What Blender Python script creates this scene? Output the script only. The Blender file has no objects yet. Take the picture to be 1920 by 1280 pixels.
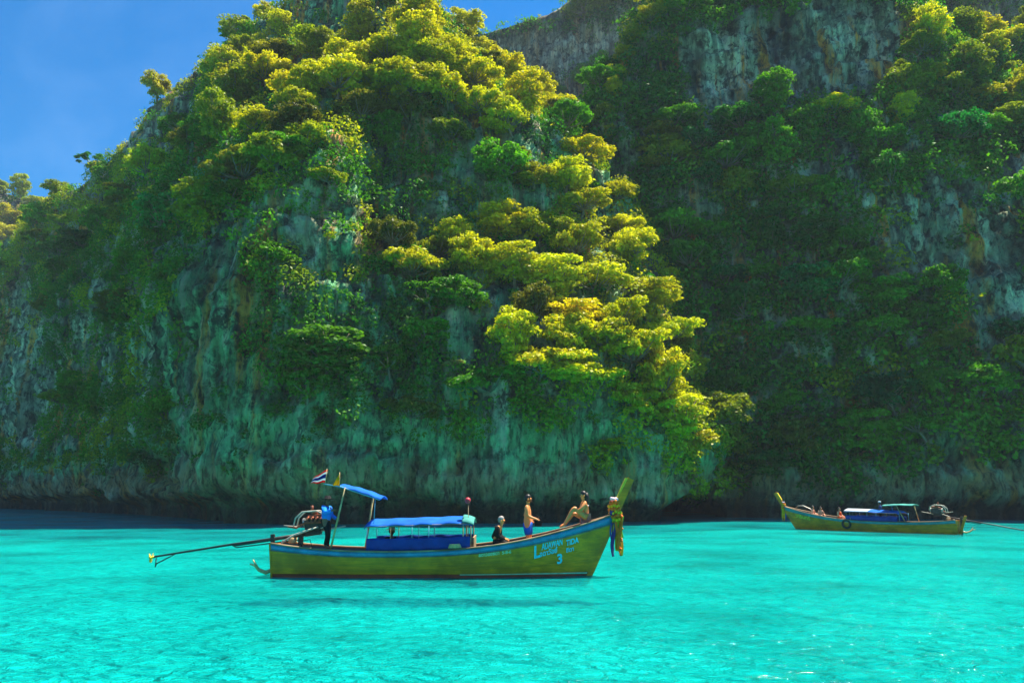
import bpy, bmesh, math, random
import numpy as np
from mathutils import Vector, Matrix
from mathutils.bvhtree import BVHTree

R = math.radians
random.seed(7)
rng = np.random.default_rng(11)
sc = bpy.context.scene
C = bpy.context.collection

# ------------------------------------------------------------------ camera
F_PX, CAM_Z, PITCH = 1400.0, 2.7, math.atan(290 / 1400.0)
cam_data = bpy.data.cameras.new('camera')
cam_data.sensor_width = 36.0
cam_data.lens = 36.0 * F_PX / 1920.0
cam_data.clip_start, cam_data.clip_end = 0.1, 6000
cam = bpy.data.objects.new('camera', cam_data)
C.objects.link(cam)
cam.location = (0, 0, CAM_Z)
cam.rotation_euler = (math.pi / 2 + PITCH, 0, 0)
sc.camera = cam

# ------------------------------------------------------------------ sky, sun, exposure
SUN_AZ, SUN_EL = 52.0, 65.0            # azimuth from the view axis towards the right, elevation
world = bpy.data.worlds.new('World')
sc.world = world
world.use_nodes = True
wn, wl = world.node_tree.nodes, world.node_tree.links
wn.clear()
w_out = wn.new('ShaderNodeOutputWorld')
w_bg = wn.new('ShaderNodeBackground')
w_sky = wn.new('ShaderNodeTexSky')
w_sky.sky_type = 'NISHITA'
w_sky.sun_disc = False
w_sky.sun_elevation = R(SUN_EL)
w_sky.sun_rotation = R(SUN_AZ)
w_sky.air_density, w_sky.dust_density, w_sky.ozone_density = 1.0, 0.6, 2.5
w_hsv = wn.new('ShaderNodeHueSaturation')
w_hsv.inputs['Saturation'].default_value = 2.5
w_hsv.inputs['Value'].default_value = 0.47
w_gam = wn.new('ShaderNodeGamma')
w_gam.inputs['Gamma'].default_value = 1.0
# thin high cloud wisps all over the sky
w_tc = wn.new('ShaderNodeTexCoord')
w_map = wn.new('ShaderNodeMapping')
w_map.inputs['Rotation'].default_value = (0.3, 0.5, 0.9)
w_map.inputs['Scale'].default_value = (2.2, 5.5, 3.0)
w_noise = wn.new('ShaderNodeTexNoise')
w_noise.inputs['Scale'].default_value = 1.3
w_noise.inputs['Detail'].default_value = 7
w_noise.inputs['Roughness'].default_value = 0.6
w_noise.inputs['Distortion'].default_value = 0.5
w_ramp = wn.new('ShaderNodeValToRGB')
w_ramp.color_ramp.elements[0].position = 0.52
w_ramp.color_ramp.elements[1].position = 0.85
w_ramp.color_ramp.elements[1].color = (0.15, 0.15, 0.15, 1)
w_mix = wn.new('ShaderNodeMixRGB')
w_mix.inputs['Color2'].default_value = (1.7, 2.6, 4.2, 1)
wl.new(w_sky.outputs[0], w_hsv.inputs['Color'])
wl.new(w_hsv.outputs[0], w_mix.inputs['Color1'])
wl.new(w_tc.outputs['Generated'], w_map.inputs[0])
wl.new(w_map.outputs[0], w_noise.inputs[0])
wl.new(w_noise.outputs[0], w_ramp.inputs[0])
wl.new(w_ramp.outputs[0], w_mix.inputs[0])
wl.new(w_mix.outputs[0], w_bg.inputs[0])
w_bg.inputs[1].default_value = 0.15
wl.new(w_bg.outputs[0], w_out.inputs[0])

sun_data = bpy.data.lights.new('sun', 'SUN')
sun_data.energy = 5.0
sun_data.angle = R(0.5)
sun_data.color = (1.0, 0.93, 0.76)
sun = bpy.data.objects.new('sun', sun_data)
C.objects.link(sun)
SUN_DIR = Vector((math.cos(R(SUN_EL)) * math.sin(R(SUN_AZ)), math.cos(R(SUN_EL)) * math.cos(R(SUN_AZ)), math.sin(R(SUN_EL))))
sun.rotation_euler = SUN_DIR.to_track_quat('Z', 'Y').to_euler()
sun.location = SUN_DIR * 300

sc.view_settings.view_transform = 'Standard'
sc.view_settings.look = 'None'
sc.view_settings.gamma = 1.0
sc.view_settings.use_curve_mapping = False
sc.view_settings.exposure = 1.45
sc.render.engine = 'CYCLES'
sc.cycles.use_denoising = True
sc.cycles.max_bounces = 7
sc.cycles.diffuse_bounces = 4
sc.cycles.glossy_bounces = 2
sc.cycles.transmission_bounces = 4
sc.cycles.volume_bounces = 0
sc.cycles.transparent_max_bounces = 10
sc.cycles.sample_clamp_indirect = 6.0
sc.cycles.caustics_reflective = False
sc.cycles.caustics_refractive = False


# ------------------------------------------------------------------ helpers
def W(px, py, D):
    """pixel of the photograph at depth D (metres along the view's ground direction) -> world point"""
    a, b = (px - 960) / F_PX, (640 - py) / F_PX
    y = math.cos(PITCH) - b * math.sin(PITCH)
    z = math.sin(PITCH) + b * math.cos(PITCH)
    k = D / y
    return np.array((a * k, D, CAM_Z + z * k))


def to_pixel(P):
    P = np.asarray(P, float)
    d = P - np.array((0, 0, CAM_Z))
    f = d[..., 1] * math.cos(PITCH) + d[..., 2] * math.sin(PITCH)
    u = -d[..., 1] * math.sin(PITCH) + d[..., 2] * math.cos(PITCH)
    f = np.maximum(f, 1e-3)
    return 960 + F_PX * d[..., 0] / f, 640 - F_PX * u / f


_perm = np.random.default_rng(3).permutation(256)
_perm = np.concatenate([_perm, _perm, _perm])
_grad = np.random.default_rng(5).normal(size=(256, 3))
_grad /= np.linalg.norm(_grad, axis=1)[:, None]


def perlin(P):
    P = np.asarray(P, float)
    I = np.floor(P).astype(int)
    f = P - I
    I = I & 255
    u = f * f * f * (f * (f * 6 - 15) + 10)
    out = np.zeros(P.shape[:-1])
    for i in (0, 1):
        wx = u[..., 0] if i else 1 - u[..., 0]
        for j in (0, 1):
            wy = u[..., 1] if j else 1 - u[..., 1]
            for k in (0, 1):
                wz = u[..., 2] if k else 1 - u[..., 2]
                h = _perm[_perm[_perm[I[..., 0] + i] + I[..., 1] + j] + I[..., 2] + k]
                g = _grad[h & 255]
                d = g[..., 0] * (f[..., 0] - i) + g[..., 1] * (f[..., 1] - j) + g[..., 2] * (f[..., 2] - k)
                out += wx * wy * wz * d
    return out * 1.5


def fbm(P, octaves=4, gain=0.5):
    P = np.asarray(P, float)
    s, a = 0, 1.0
    for o in range(octaves):
        s = s + a * perlin(P * (2.03 ** o) + 17.3 * o)
        a *= gain
    return s


def sstep(a, b, x):
    t = np.clip((np.asarray(x, float) - a) / (b - a), 0, 1)
    return t * t * (3 - 2 * t)


def mesh_np(name, verts, quads, mats=(), smooth=False):
    me = bpy.data.meshes.new(name)
    verts = np.asarray(verts, np.float32)
    quads = np.asarray(quads, np.int32)
    n = quads.shape[1]
    me.vertices.add(len(verts))
    me.vertices.foreach_set('co', verts.ravel())
    me.loops.add(quads.size)
    me.loops.foreach_set('vertex_index', quads.ravel())
    me.polygons.add(len(quads))
    me.polygons.foreach_set('loop_start', np.arange(0, quads.size, n, dtype=np.int32))
    if smooth:
        me.polygons.foreach_set('use_smooth', np.ones(len(quads), bool))
    me.update(calc_edges=True)
    for m in mats:
        me.materials.append(m)
    return me


def link(name, me, parent=None, loc=None):
    o = bpy.data.objects.new(name, me)
    C.objects.link(o)
    if parent is not None:
        o.parent = parent
    if loc is not None:
        o.location = loc
    return o


def tag(o, label=None, cat=None, group=None, kind=None):
    if label: o['label'] = label
    if cat: o['category'] = cat
    if group: o['group'] = group
    if kind: o['kind'] = kind
    return o


def empty(name, loc=(0, 0, 0), rot=(0, 0, 0), parent=None):
    o = bpy.data.objects.new(name, None)
    o.empty_display_size = 0.2
    C.objects.link(o)
    o.location = loc
    o.rotation_euler = rot
    if parent is not None:
        o.parent = parent
    return o


# ------------------------------------------------------------------ materials
class NT:
    """a small wrapper that builds node trees tersely"""
    def __init__(self, name):
        self.m = bpy.data.materials.new(name)
        self.m.use_nodes = True
        self.t = self.m.node_tree
        self.t.nodes.clear()
        self.out = self.t.nodes.new('ShaderNodeOutputMaterial')

    def n(self, kind, **kw):
        nd = self.t.nodes.new('ShaderNode' + kind)
        for k, v in kw.items():
            if k.startswith('_'):
                setattr(nd, k[1:], v)
            else:
                key = k.replace('__', ' ')
                inp = nd.inputs[int(key[1:])] if key[0] == 'i' and key[1:].isdigit() else nd.inputs[key]
                if isinstance(v, bpy.types.NodeSocket):
                    self.t.links.new(v, inp)
                else:
                    inp.default_value = v
        return nd

    def link(self, a, b):
        self.t.links.new(a, b)

    def noise(self, vec, scale, detail=3, rough=0.55, dist=0.0):
        return self.n('TexNoise', Vector=vec, Scale=scale, Detail=detail, Roughness=rough, Distortion=dist).outputs[0]

    def mapping(self, vec, scale=(1, 1, 1), loc=(0, 0, 0), rot=(0, 0, 0)):
        return self.n('Mapping', Vector=vec, Scale=scale, Location=loc, Rotation=rot).outputs[0]

    def ramp(self, fac, stops):
        nd = self.n('ValToRGB', Fac=fac)
        el = nd.color_ramp.elements
        while len(el) < len(stops):
            el.new(0.5)
        for e, (p, c) in zip(el, stops):
            e.position = p
            e.color = (*c, 1) if len(c) == 3 else c
        return nd.outputs[0]

    def mix(self, fac, a, b, blend='MIX'):
        nd = self.n('MixRGB', _blend_type=blend)
        for i, v in zip((0, 1, 2), (fac, a, b)):
            if isinstance(v, bpy.types.NodeSocket):
                self.t.links.new(v, nd.inputs[i])
            else:
                nd.inputs[i].default_value = (*v, 1) if isinstance(v, tuple) and len(v) == 3 else v
        return nd.outputs[0]

    def math(self, op, a, b=0.0, clamp=False):
        nd = self.n('Math', _operation=op, _use_clamp=clamp)
        for i, v in zip((0, 1), (a, b)):
            if isinstance(v, bpy.types.NodeSocket):
                self.t.links.new(v, nd.inputs[i])
            else:
                nd.inputs[i].default_value = v
        return nd.outputs[0]

    def surface(self, s):
        self.t.links.new(s, self.out.inputs['Surface'])


def grey(v):
    return (v, v, v)


def simple_mat(name, col, rough=0.6, var=0.15, scale=6.0, metallic=0.0, bump=0.0, spec=0.4, dirt=0.0):
    k = NT(name)
    tc = k.n('TexCoord').outputs['Object']
    nz = k.noise(tc, scale, 4, 0.6)
    lo = tuple(c * (1 - var) for c in col)
    hi = tuple(min(1, c * (1 + var)) for c in col)
    base = k.ramp(nz, [(0.3, lo), (0.7, hi)])
    if dirt:
        nd = k.noise(tc, scale * 0.35, 5, 0.65)
        f = k.ramp(nd, [(0.5, grey(0)), (0.72, grey(dirt))])
        base = k.mix(f, base, tuple(c * 0.35 for c in col))
    p = k.n('BsdfPrincipled', Base__Color=base, Roughness=rough, Metallic=metallic)
    p.inputs['Specular IOR Level'].default_value = spec
    if bump:
        b = k.n('Bump', Height=nz, Strength=bump, Distance=0.02)
        k.link(b.outputs[0], p.inputs['Normal'])
    k.surface(p.outputs[0])
    return k.m


def make_rock(name, green, warm, dark=1.0):
    k = NT(name)
    pos = k.n('NewGeometry').outputs['Position']
    streak = k.mapping(pos, (0.62, 0.16, 0.085))
    streak2 = k.mapping(pos, (0.20, 0.05, 0.030), (31, 7, 3))
    fine = k.mapping(pos, (1.9, 0.6, 0.5), (3, 9, 1))
    a = k.noise(streak, 1.0, 6, 0.62, 0.12)
    b = k.noise(streak2, 1.0, 5, 0.6, 0.8)
    c = k.noise(fine, 1.0, 5, 0.65, 0.1)
    d = k.noise(pos, 0.55, 7, 0.68)
    sc_ = lambda c: tuple(v * dark for v in c)
    base = k.ramp(a, [(0.36, sc_((0.045, 0.05, 0.05))), (0.45, sc_((0.22, 0.21, 0.16))), (0.53, sc_((0.40, 0.37, 0.27))), (0.61, sc_((0.70, 0.64, 0.46)))])
    # mineral stains with a shape of their own: algae-green sheets, ochre, cream and black streaks
    alg = k.ramp(b, [(0.37, grey(0)), (0.50, grey(green))])
    xw = k.n('MapRange', Value=k.n('SeparateXYZ', Vector=pos).outputs[0])       # the west wall is drier: less algae, more mineral streaks
    for i, v in ((1, -58.0), (2, -38.0), (3, 0.15), (4, 1.0)):
        xw.inputs[i].default_value = v
    alg = k.math('MULTIPLY', alg, xw.outputs[0])
    base = k.mix(alg, base, k.ramp(a, [(0.38, (0.02, 0.10, 0.045)), (0.50, (0.07, 0.36, 0.13)), (0.60, (0.26, 0.68, 0.28))]))
    och = k.ramp(k.noise(k.mapping(pos, (0.36, 0.07, 0.024), (5, 40, 9)), 1.0, 5, 0.6, 0.1), [(0.545, grey(0)), (0.62, grey(warm))])
    base = k.mix(och, base, k.ramp(c, [(0.4, (0.36, 0.11, 0.02)), (0.6, (0.80, 0.36, 0.06))]))
    cream = k.ramp(k.noise(k.mapping(pos, (0.66, 0.10, 0.03), (50, 4, 2)), 1.0, 5, 0.6, 0.1), [(0.56, grey(0)), (0.64, grey(0.75))])
    base = k.mix(cream, base, (0.62, 0.56, 0.38))
    drip = k.ramp(c, [(0.37, grey(0.8)), (0.45, grey(0))])
    base = k.mix(drip, base, (0.018, 0.024, 0.026))
    pit_shade = k.ramp(k.noise(k.mapping(pos, (1, 1, 0.8)), 0.42, 7, 0.72, 0.3), [(0.40, grey(0.9)), (0.47, grey(0))])  # dark pockets: the shade of holes put into the rock colour
    base = k.mix(pit_shade, base, (0.020, 0.028, 0.022))
    blot = k.ramp(k.noise(pos, 0.16, 5, 0.6), [(0.50, grey(0)), (0.60, grey(0.55))])
    base = k.mix(blot, base, (0.20, 0.20, 0.11))
    mott = k.ramp(d, [(0.38, grey(0.35)), (0.50, grey(1.15))])
    base = k.mix(1.0, base, mott, 'MULTIPLY')
    big = k.ramp(k.noise(k.mapping(pos, (1, 0.6, 0.6), (9, 2, 4)), 0.075, 4, 0.6), [(0.38, grey(0.55)), (0.56, grey(1.3))])
    base = k.mix(1.0, base, big, 'MULTIPLY')
    # emerald algae band a few metres above the tide line
    zb = k.n('SeparateXYZ', Vector=pos).outputs[2]
    band = k.math('ABSOLUTE', k.math('SUBTRACT', k.math('ADD', zb, k.math('MULTIPLY', a, 14.0)), 15.5))
    band = k.math('SUBTRACT', 1.0, k.math('MULTIPLY', band, 0.32), True)
    base = k.mix(k.math('MULTIPLY', band, 0.9 * green), base, k.ramp(c, [(0.42, (0.05, 0.24, 0.09)), (0.53, (0.30, 0.80, 0.34))]))
    # tide-wetted black band at the foot
    z = k.n('SeparateXYZ', Vector=pos).outputs[2]
    tan = k.math('SUBTRACT', 1.0, k.math('MULTIPLY', k.math('ABSOLUTE', k.math('SUBTRACT', k.math('ADD', z, k.math('MULTIPLY', a, 6.0)), 7.2)), 0.42), True)
    base = k.mix(k.math('MULTIPLY', tan, 0.7), base, k.ramp(c, [(0.42, (0.24, 0.13, 0.05)), (0.54, (0.74, 0.48, 0.22))]))
    zz = k.math('ADD', z, k.math('MULTIPLY', d, -2.4))
    wet = k.n('MapRange', Value=zz)
    for i, v in ((1, 0.0), (2, 1.5), (3, 0.85), (4, 0.0)):
        wet.inputs[i].default_value = v
    base = k.mix(wet.outputs[0], base, (0.018, 0.022, 0.02))
    p = k.n('BsdfPrincipled', Base__Color=base, Roughness=0.85)
    p.inputs['Specular IOR Level'].default_value = 0.25
    h = k.math('ADD', k.math('MULTIPLY', d, 1.0), k.math('MULTIPLY', c, 0.8))
    h2 = k.noise(pos, 2.6, 6, 0.7)
    h = k.math('ADD', h, k.math('MULTIPLY', h2, 0.6))
    bp = k.n('Bump', Height=h, Strength=1.0, Distance=1.0)
    k.link(bp.outputs[0], p.inputs['Normal'])
    k.surface(p.outputs[0])
    return k.m


def make_leaf(name):
    k = NT(name)
    at = k.n('Attribute', _attribute_name='Col').outputs['Color']
    oc = k.n('ObjectInfo').outputs['Color']
    base = k.mix(1.0, at, oc, 'MULTIPLY')
    tr = k.mix(1.0, base, (1.08, 1.10, 0.5), 'MULTIPLY')
    d = k.n('BsdfDiffuse', Color=base)
    t = k.n('BsdfTranslucent', Color=tr)
    g = k.n('BsdfGlossy', Roughness=0.45)
    g.inputs['Color'].default_value = (0.5, 0.5, 0.5, 1)
    m1 = k.n('MixShader', Fac=0.42)
    k.link(d.outputs[0], m1.inputs[1]); k.link(t.outputs[0], m1.inputs[2])
    m2 = k.n('MixShader', Fac=0.03)
    k.link(m1.outputs[0], m2.inputs[1]); k.link(g.outputs[0], m2.inputs[2])
    k.surface(m2.outputs[0])
    return k.m


def make_water():
    k = NT('lagoon_water')
    pos = k.n('NewGeometry').outputs['Position']
    m1 = k.mapping(pos, (0.62, 1.0, 1), (0, 0, 0), (0, 0, 0.35))
    m2 = k.mapping(pos, (0.8, 1.25, 1), (7, 3, 0), (0, 0, -0.5))
    w1 = k.noise(m1, 0.75, 3, 0.5, 0.6)
    w2 = k.noise(m2, 2.6, 4, 0.6, 0.5)
    w3 = k.noise(k.mapping(pos, (1, 1.3, 1)), 0.16, 3, 0.5)
    h = k.math('ADD', k.math('MULTIPLY', w1, 1.0), k.math('MULTIPLY', w2, 0.62))
    bump = k.n('Bump', Height=h, Strength=1.0, Distance=1.8)
    bump_s = k.n('Bump', Height=h, Strength=1.0, Distance=0.17)
    body = k.ramp(w3, [(0.32, (0.001, 0.31, 0.32)), (0.5, (0.002, 0.54, 0.53)), (0.68, (0.003, 0.66, 0.63))])
    dif = k.n('BsdfDiffuse', Color=body, Normal=bump.outputs[0])
    tra = k.n('BsdfTransparent')
    tra.inputs['Color'].default_value = (0.05, 0.94, 0.92, 1)
    m = k.n('MixShader', Fac=0.42)
    k.link(dif.outputs[0], m.inputs[1]); k.link(tra.outputs[0], m.inputs[2])
    fr = k.n('Fresnel', IOR=1.33, Normal=bump_s.outputs[0]).outputs[0]
    fac = k.math('MULTIPLY', fr, 0.45)
    gl = k.n('BsdfGlossy', Roughness=0.08, Normal=bump_s.outputs[0])
    gl.inputs['Color'].default_value = (0.9, 1, 1, 1)
    mm = k.n('MixShader', Fac=fac)
    k.link(m.outputs[0], mm.inputs[1]); k.link(gl.outputs[0], mm.inputs[2])
    k.surface(mm.outputs[0])
    return k.m


def make_sand():
    k = NT('pale_sand')
    pos = k.n('NewGeometry').outputs['Position']
    a = k.noise(pos, 0.09, 4, 0.55, 0.5)
    b = k.noise(k.mapping(pos, (1, 1.5, 1)), 0.9, 5, 0.6, 1.2)
    base = k.ramp(a, [(0.35, (0.50, 0.49, 0.40)), (0.6, (0.80, 0.78, 0.66))])
    base = k.mix(k.ramp(b, [(0.38, grey(0.7)), (0.54, grey(0))]), base, (0.30, 0.31, 0.25))
    bp = k.n('Bump', Height=b, Strength=0.8, Distance=0.5)
    d = k.n('BsdfDiffuse', Color=base, Normal=bp.outputs[0])
    k.surface(d.outputs[0])
    return k.m


M_ROCK_H = make_rock('limestone_headland', 0.82, 1.0)
M_ROCK_R = make_rock('limestone_right', 0.35, 1.0, 1.1)
M_ROCK_B = make_rock('limestone_far', 0.10, 0.4, 0.9)
M_LEAF = make_leaf('leaf')
M_BARK = simple_mat('bark', (0.22, 0.18, 0.13), 0.9, 0.4, 3.0, bump=0.5)

# ------------------------------------------------------------------ water and seabed
g = 1
xs = np.linspace(-420, 420, 40)
ys = np.linspace(-60, 420, 30)
gx, gy = np.meshgrid(xs, ys)


def grid_quads(nr, nc):
    i = np.arange(nr - 1)[:, None] * nc + np.arange(nc - 1)[None]
    return np.stack([i, i + 1, i + nc + 1, i + nc], -1).reshape(-1, 4)


water = link('water', mesh_np('water', np.stack([gx, gy, gx * 0], -1).reshape(-1, 3), grid_quads(30, 40), [make_water()], True))
tag(water, 'clear turquoise lagoon water with small ripples', kind='structure')
xs = np.linspace(-420, 420, 120); ys = np.linspace(-60, 420, 76)
gx, gy = np.meshgrid(xs, ys)
sz = -0.85 + 0.14 * fbm(np.stack([gx * 0.05, gy * 0.05, gx * 0 + 0.3], -1), 3)
seabed = link('seabed', mesh_np('seabed', np.stack([gx, gy, sz], -1).reshape(-1, 3), grid_quads(76, 120), [make_sand()], True))
tag(seabed, 'pale sandy bottom of the shallow lagoon', kind='structure')


# ------------------------------------------------------------------ cliffs
def z_of(py, D):
    return W(960, py, D)[2]


def resample(P, n):
    P = np.asarray(P, float)
    d = np.concatenate([[0], np.cumsum(np.linalg.norm(np.diff(P, axis=0), axis=1))])
    t = np.linspace(0, d[-1], n)
    Q = np.stack([np.interp(t, d, P[:, i]) for i in range(3)], 1)
    for _ in range(int(n * 0.05)):
        Q[1:-1] = 0.25 * Q[:-2] + 0.5 * Q[1:-1] + 0.25 * Q[2:]
    return Q


def catmull(P, counts):
    """P: (cols, rows, 3) control columns -> dense columns"""
    out = []
    n = len(P)
    for i in range(n - 1):
        p0, p1, p2, p3 = P[max(i - 1, 0)], P[i], P[i + 1], P[min(i + 2, n - 1)]
        # tangents scaled by chord so that uneven columns do not overshoot
        c01 = np.linalg.norm(p1 - p0, axis=1)[:, None] + 1e-6
        c12 = np.linalg.norm(p2 - p1, axis=1)[:, None] + 1e-6
        c23 = np.linalg.norm(p3 - p2, axis=1)[:, None] + 1e-6
        m1 = (p2 - p0) / (c01 + c12) * c12 * 0.9
        m2 = (p3 - p1) / (c12 + c23) * c12 * 0.9
        for t in np.linspace(0, 1, counts[i], endpoint=False):
            h = (2 * t**3 - 3 * t**2 + 1, t**3 - 2 * t**2 + t, -2 * t**3 + 3 * t**2, t**3 - t**2)
            out.append(h[0] * p1 + h[1] * m1 + h[2] * p2 + h[3] * m2)
    out.append(P[-1])
    return np.array(out)


def build_cliff(name, columns, nf, nb, spacing, back, mat, label, amp=1.0, notch=0.0, seed=0.0, caves=()):
    prof = []
    for col in columns:
        pts = [np.array(p, float) for p in col]
        first = pts[0].copy(); first[2] = -4.0
        front = resample([first] + pts, nf)
        top = pts[-1]
        bk = [top, top + np.array((0, back * 0.35, -top[2] * 0.42)), np.array((top[0], top[1] + back, -4.0))]
        prof.append(np.concatenate([front, resample(bk, nb + 1)[1:]]))
    prof = np.array(prof)
    mid = int(nf * 0.25)
    counts = [max(3, int(max(np.linalg.norm(prof[i + 1][mid] - prof[i][mid]), np.linalg.norm(prof[i + 1][nf - 5] - prof[i][nf - 5])) / spacing)) for i in range(len(prof) - 1)]
    G = catmull(prof, counts)                      # (cols, rows, 3)
    du = np.gradient(G, axis=0); dv = np.gradient(G, axis=1)
    N = np.cross(du, dv)
    N /= np.linalg.norm(N, axis=2)[..., None] + 1e-9
    if N[len(N) // 2, nf // 2, 1] > 0:
        N = -N
    S = G + seed
    x, y, z = S[..., 0], S[..., 1], G[..., 2]
    st = lambda *a: np.stack(a, -1)
    d = 2.4 * fbm(S * 0.055, 3) * amp
    d += 1.3 * fbm(st(x * 0.16, y * 0.16, z * 0.06 + seed), 3) * amp
    fl = 1 - np.abs(perlin(st(x * 0.42, y * 0.42, z * 0.055)) * 1.6)
    d += 0.75 * (np.clip(fl, -0.4, 1) - 0.6)
    fl2 = 1 - np.abs(perlin(st(x * 1.1, y * 1.1, z * 0.16 + 9)) * 1.6)
    d += 0.30 * (np.clip(fl2, -0.4, 1) - 0.6)
    d += 0.85 * fbm(S * 0.36, 4, 0.58)
    d -= 0.9 * sstep(0.18, 0.5, perlin(st(x * 0.22, y * 0.22, z * 0.17 + 33)))
    d += 0.45 * np.abs(perlin(S * 0.8 + 5))
    d -= 0.75 * np.exp(-(perlin(st(x * 0.30, y * 0.30, z * 0.11 + 61)) / 0.05) ** 2)
    d -= 0.55 * np.exp(-(perlin(st(x * 0.16 + 5, y * 0.16, z * 0.40 + 11)) / 0.05) ** 2)
    if notch:
        lip = 3.3 + 1.3 * fbm(st(x * 0.13, y * 0.13, z * 0), 2)
        dd = notch * (1 - sstep(lip - 1.6, lip, z))
        lip2 = 6.8 + 2.6 * fbm(st(x * 0.22, y * 0.22, z * 0 + 8), 4, 0.65)
        dd = dd + 1.1 * (1 - sstep(lip2 - 0.5, lip2 + 0.2, z)) * sstep(-0.35, 0.1, perlin(st(x * 0.06, y * 0.06, z * 0 + 3)))
        bulge = 1.3 * np.exp(-((z - 5.2) / 2.2) ** 2) * (0.6 + 0.8 * fbm(st(x * 0.1, y * 0.1, z * 0 + 4), 2))
        pock = sstep(0.25, 0.55, perlin(st(x * 0.35, y * 0.35, z * 0.30 + 2))) * np.exp(-((z - 8) / 7.0) ** 2) * 1.5
        d = d * (0.35 + 0.65 * sstep(-1, 6, z)) - dd + bulge - pock
    if caves:
        px, py = to_pixel(G)
        for cx, cy, rx, ry, dep in caves:
            q = ((px - cx) / rx) ** 2 + ((py - cy) / ry) ** 2 + 0.5 * fbm(S * 0.25, 3)
            d = d - dep * (1 - sstep(0.45, 1.0, q))
    fade = np.ones(G.shape[1]); fade[nf:] = np.linspace(1, 0, nb)
    G = G + N * (d * fade[None, :])[..., None]
    nc, nr = G.shape[:2]
    me = mesh_np(name, G.reshape(-1, 3), grid_quads(nc, nr), [mat], True)
    o = link(name, me)
    tag(o, label, kind='structure')
    return o, G, nf


def prof(px0, D0, zc, Dc, px1, py1, D1, mids=()):
    """a cliff profile: foot at pixel column px0 and depth D0, steep to height zc at depth Dc, then a slope to (px1,py1,D1)"""
    top = W(px1, py1, D1)
    foot = np.array(((px0 - 960) / F_PX * D0 / 1.0, D0, 0.0))
    foot = W(px0, 930, D0); foot[2] = 0
    zt = top[2]
    pts = [foot]
    stations = [(zc, Dc)] + list(mids)
    for z, D in stations:
        f = (z / zt)
        # pixel column drifts from foot to top
        fx = W(px0, 640, D)[0]; tx = W(px1, py1, D)[0]
        # x on the ray of px0 at height z is approximated through the camera depth
        k = (D * math.cos(PITCH) + (z - CAM_Z) * math.sin(PITCH)) / F_PX
        e = f ** 1.25
        pxz = px0 * (1 - e) + px1 * e
        pts.append(np.array(((pxz - 960) * k, D, z)))
    pts.append(top)
    return pts


def sil(lst):
    return [W(*p) for p in lst]


head_cols = [
    prof(-420, 250, 20, 252, -330, 720, 262),
    prof(-170, 195, 28, 198, -120, 575, 212),
    prof(0, 163, 32, 166, 0, 468, 184),
    prof(110, 132, 31, 135, 100, 384, 160),
    prof(210, 108, 29, 111, 214, 305, 150),
    prof(290, 92, 28, 95, 288, 205, 143),
    prof(338, 81.5, 28, 83, 390, 118, 138),
    prof(380, 75, 30, 78, 455, 60, 134),
    prof(480, 73, 29, 76, 535, 8, 131, [(44, 83), (58, 97)]),
    prof(620, 73, 26, 76, 590, -50, 129, [(44, 82), (58, 96)]),
    prof(760, 74, 22, 77, 650, -85, 127, [(31, 83), (53, 93)]),
    prof(900, 74.5, 21, 77.5, 700, -85, 126, [(29, 86), (54, 92.5)]),
    prof(1030, 75.5, 22, 79, 745, -65, 125, [(31, 87), (50, 93)]),
    prof(1150, 77, 20, 81, 755, -30, 124, [(34, 89), (52, 96)]),
    prof(1250, 79.5, 18, 83.5, 765, -15, 123, [(34, 91), (52, 98)]),
    sil([(1312, 972, 84), (1330, 900, 85), (1300, 800, 87), (1262, 700, 89), (1230, 600, 91), (1158, 500, 94), (1110, 400, 97),
         (1058, 300, 101), (962, 200, 107), (868, 100, 114), (775, 5, 122)]),
    [W(1300, 930, 96) * (1, 1, 0), W(1290, 700, 100), W(1230, 500, 106), W(1120, 300, 112), W(960, 180, 118), W(790, 20, 130)],
    [W(1250, 930, 120) * (1, 1, 0), W(1230, 700, 124), W(1160, 450, 132), W(1040, 220, 138), W(850, 60, 145)],
    [W(1150, 930, 160) * (1, 1, 0), W(1100, 500, 168), W(950, 200, 172), W(850, 120, 175)],
]
headland, GH, nfH = build_cliff('headland_cliff', head_cols, 235, 20, 0.49, 60, M_ROCK_H,
                                'limestone headland rising from the lagoon, streaked rock under jungle', 1.0, 3.8,
                                caves=[(295, 885, 48, 46, 4.5), (520, 855, 26, 14, 1.8), (700, 850, 60, 14, 1.2), (660, 935, 60, 22, 1.4), (860, 870, 16, 22, 1.0), (1010, 860, 40, 10, 1.0), (770, 905, 14, 35, 1.3), (560, 470, 40, 20, 1.5)])

right_cols = [
    [W(1180, 930, 150) * (1, 1, 0), W(1180, 500, 155), W(1190, 350, 160), W(1230, 200, 165)],
    [W(1290, 930, 118) * (1, 1, 0), W(1270, 700, 121), W(1190, 450, 126), W(1150, 290, 131), W(1190, 160, 134), W(1260, 70, 136)],
    sil([(1318, 965, 101), (1300, 800, 103), (1250, 600, 106), (1165, 400, 110), (1130, 270, 113), (1140, 200, 115), (1172, 105, 118), (1205, 48, 121), (1255, 2, 124)]),
    prof(1400, 95, 60, 110, 1345, -15, 121),
    prof(1520, 92, 60, 107, 1470, -28, 120),
    prof(1640, 91, 60, 105, 1600, -30, 119),
    prof(1740, 89.5, 56, 103, 1715, 0, 118),
    prof(1830, 88, 42, 97, 1775, 70, 122),
    prof(1930, 86, 38, 95, 1880, 78, 126),
    prof(2050, 85, 36, 94, 2000, 70, 128),
    prof(2250, 86, 36, 96, 2200, 110, 130),
    prof(2600, 100, 36, 108, 2500, 250, 140),
    prof(3100, 120, 20, 128, 3000, 480, 150),
]
rcliff, GR, nfR = build_cliff('right_cliff', right_cols, 190, 18, 0.6, 50, M_ROCK_R,
                              'tall shaded limestone cliff with jungle across the right of the lagoon', 1.0, 2.6, 40.0)
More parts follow.
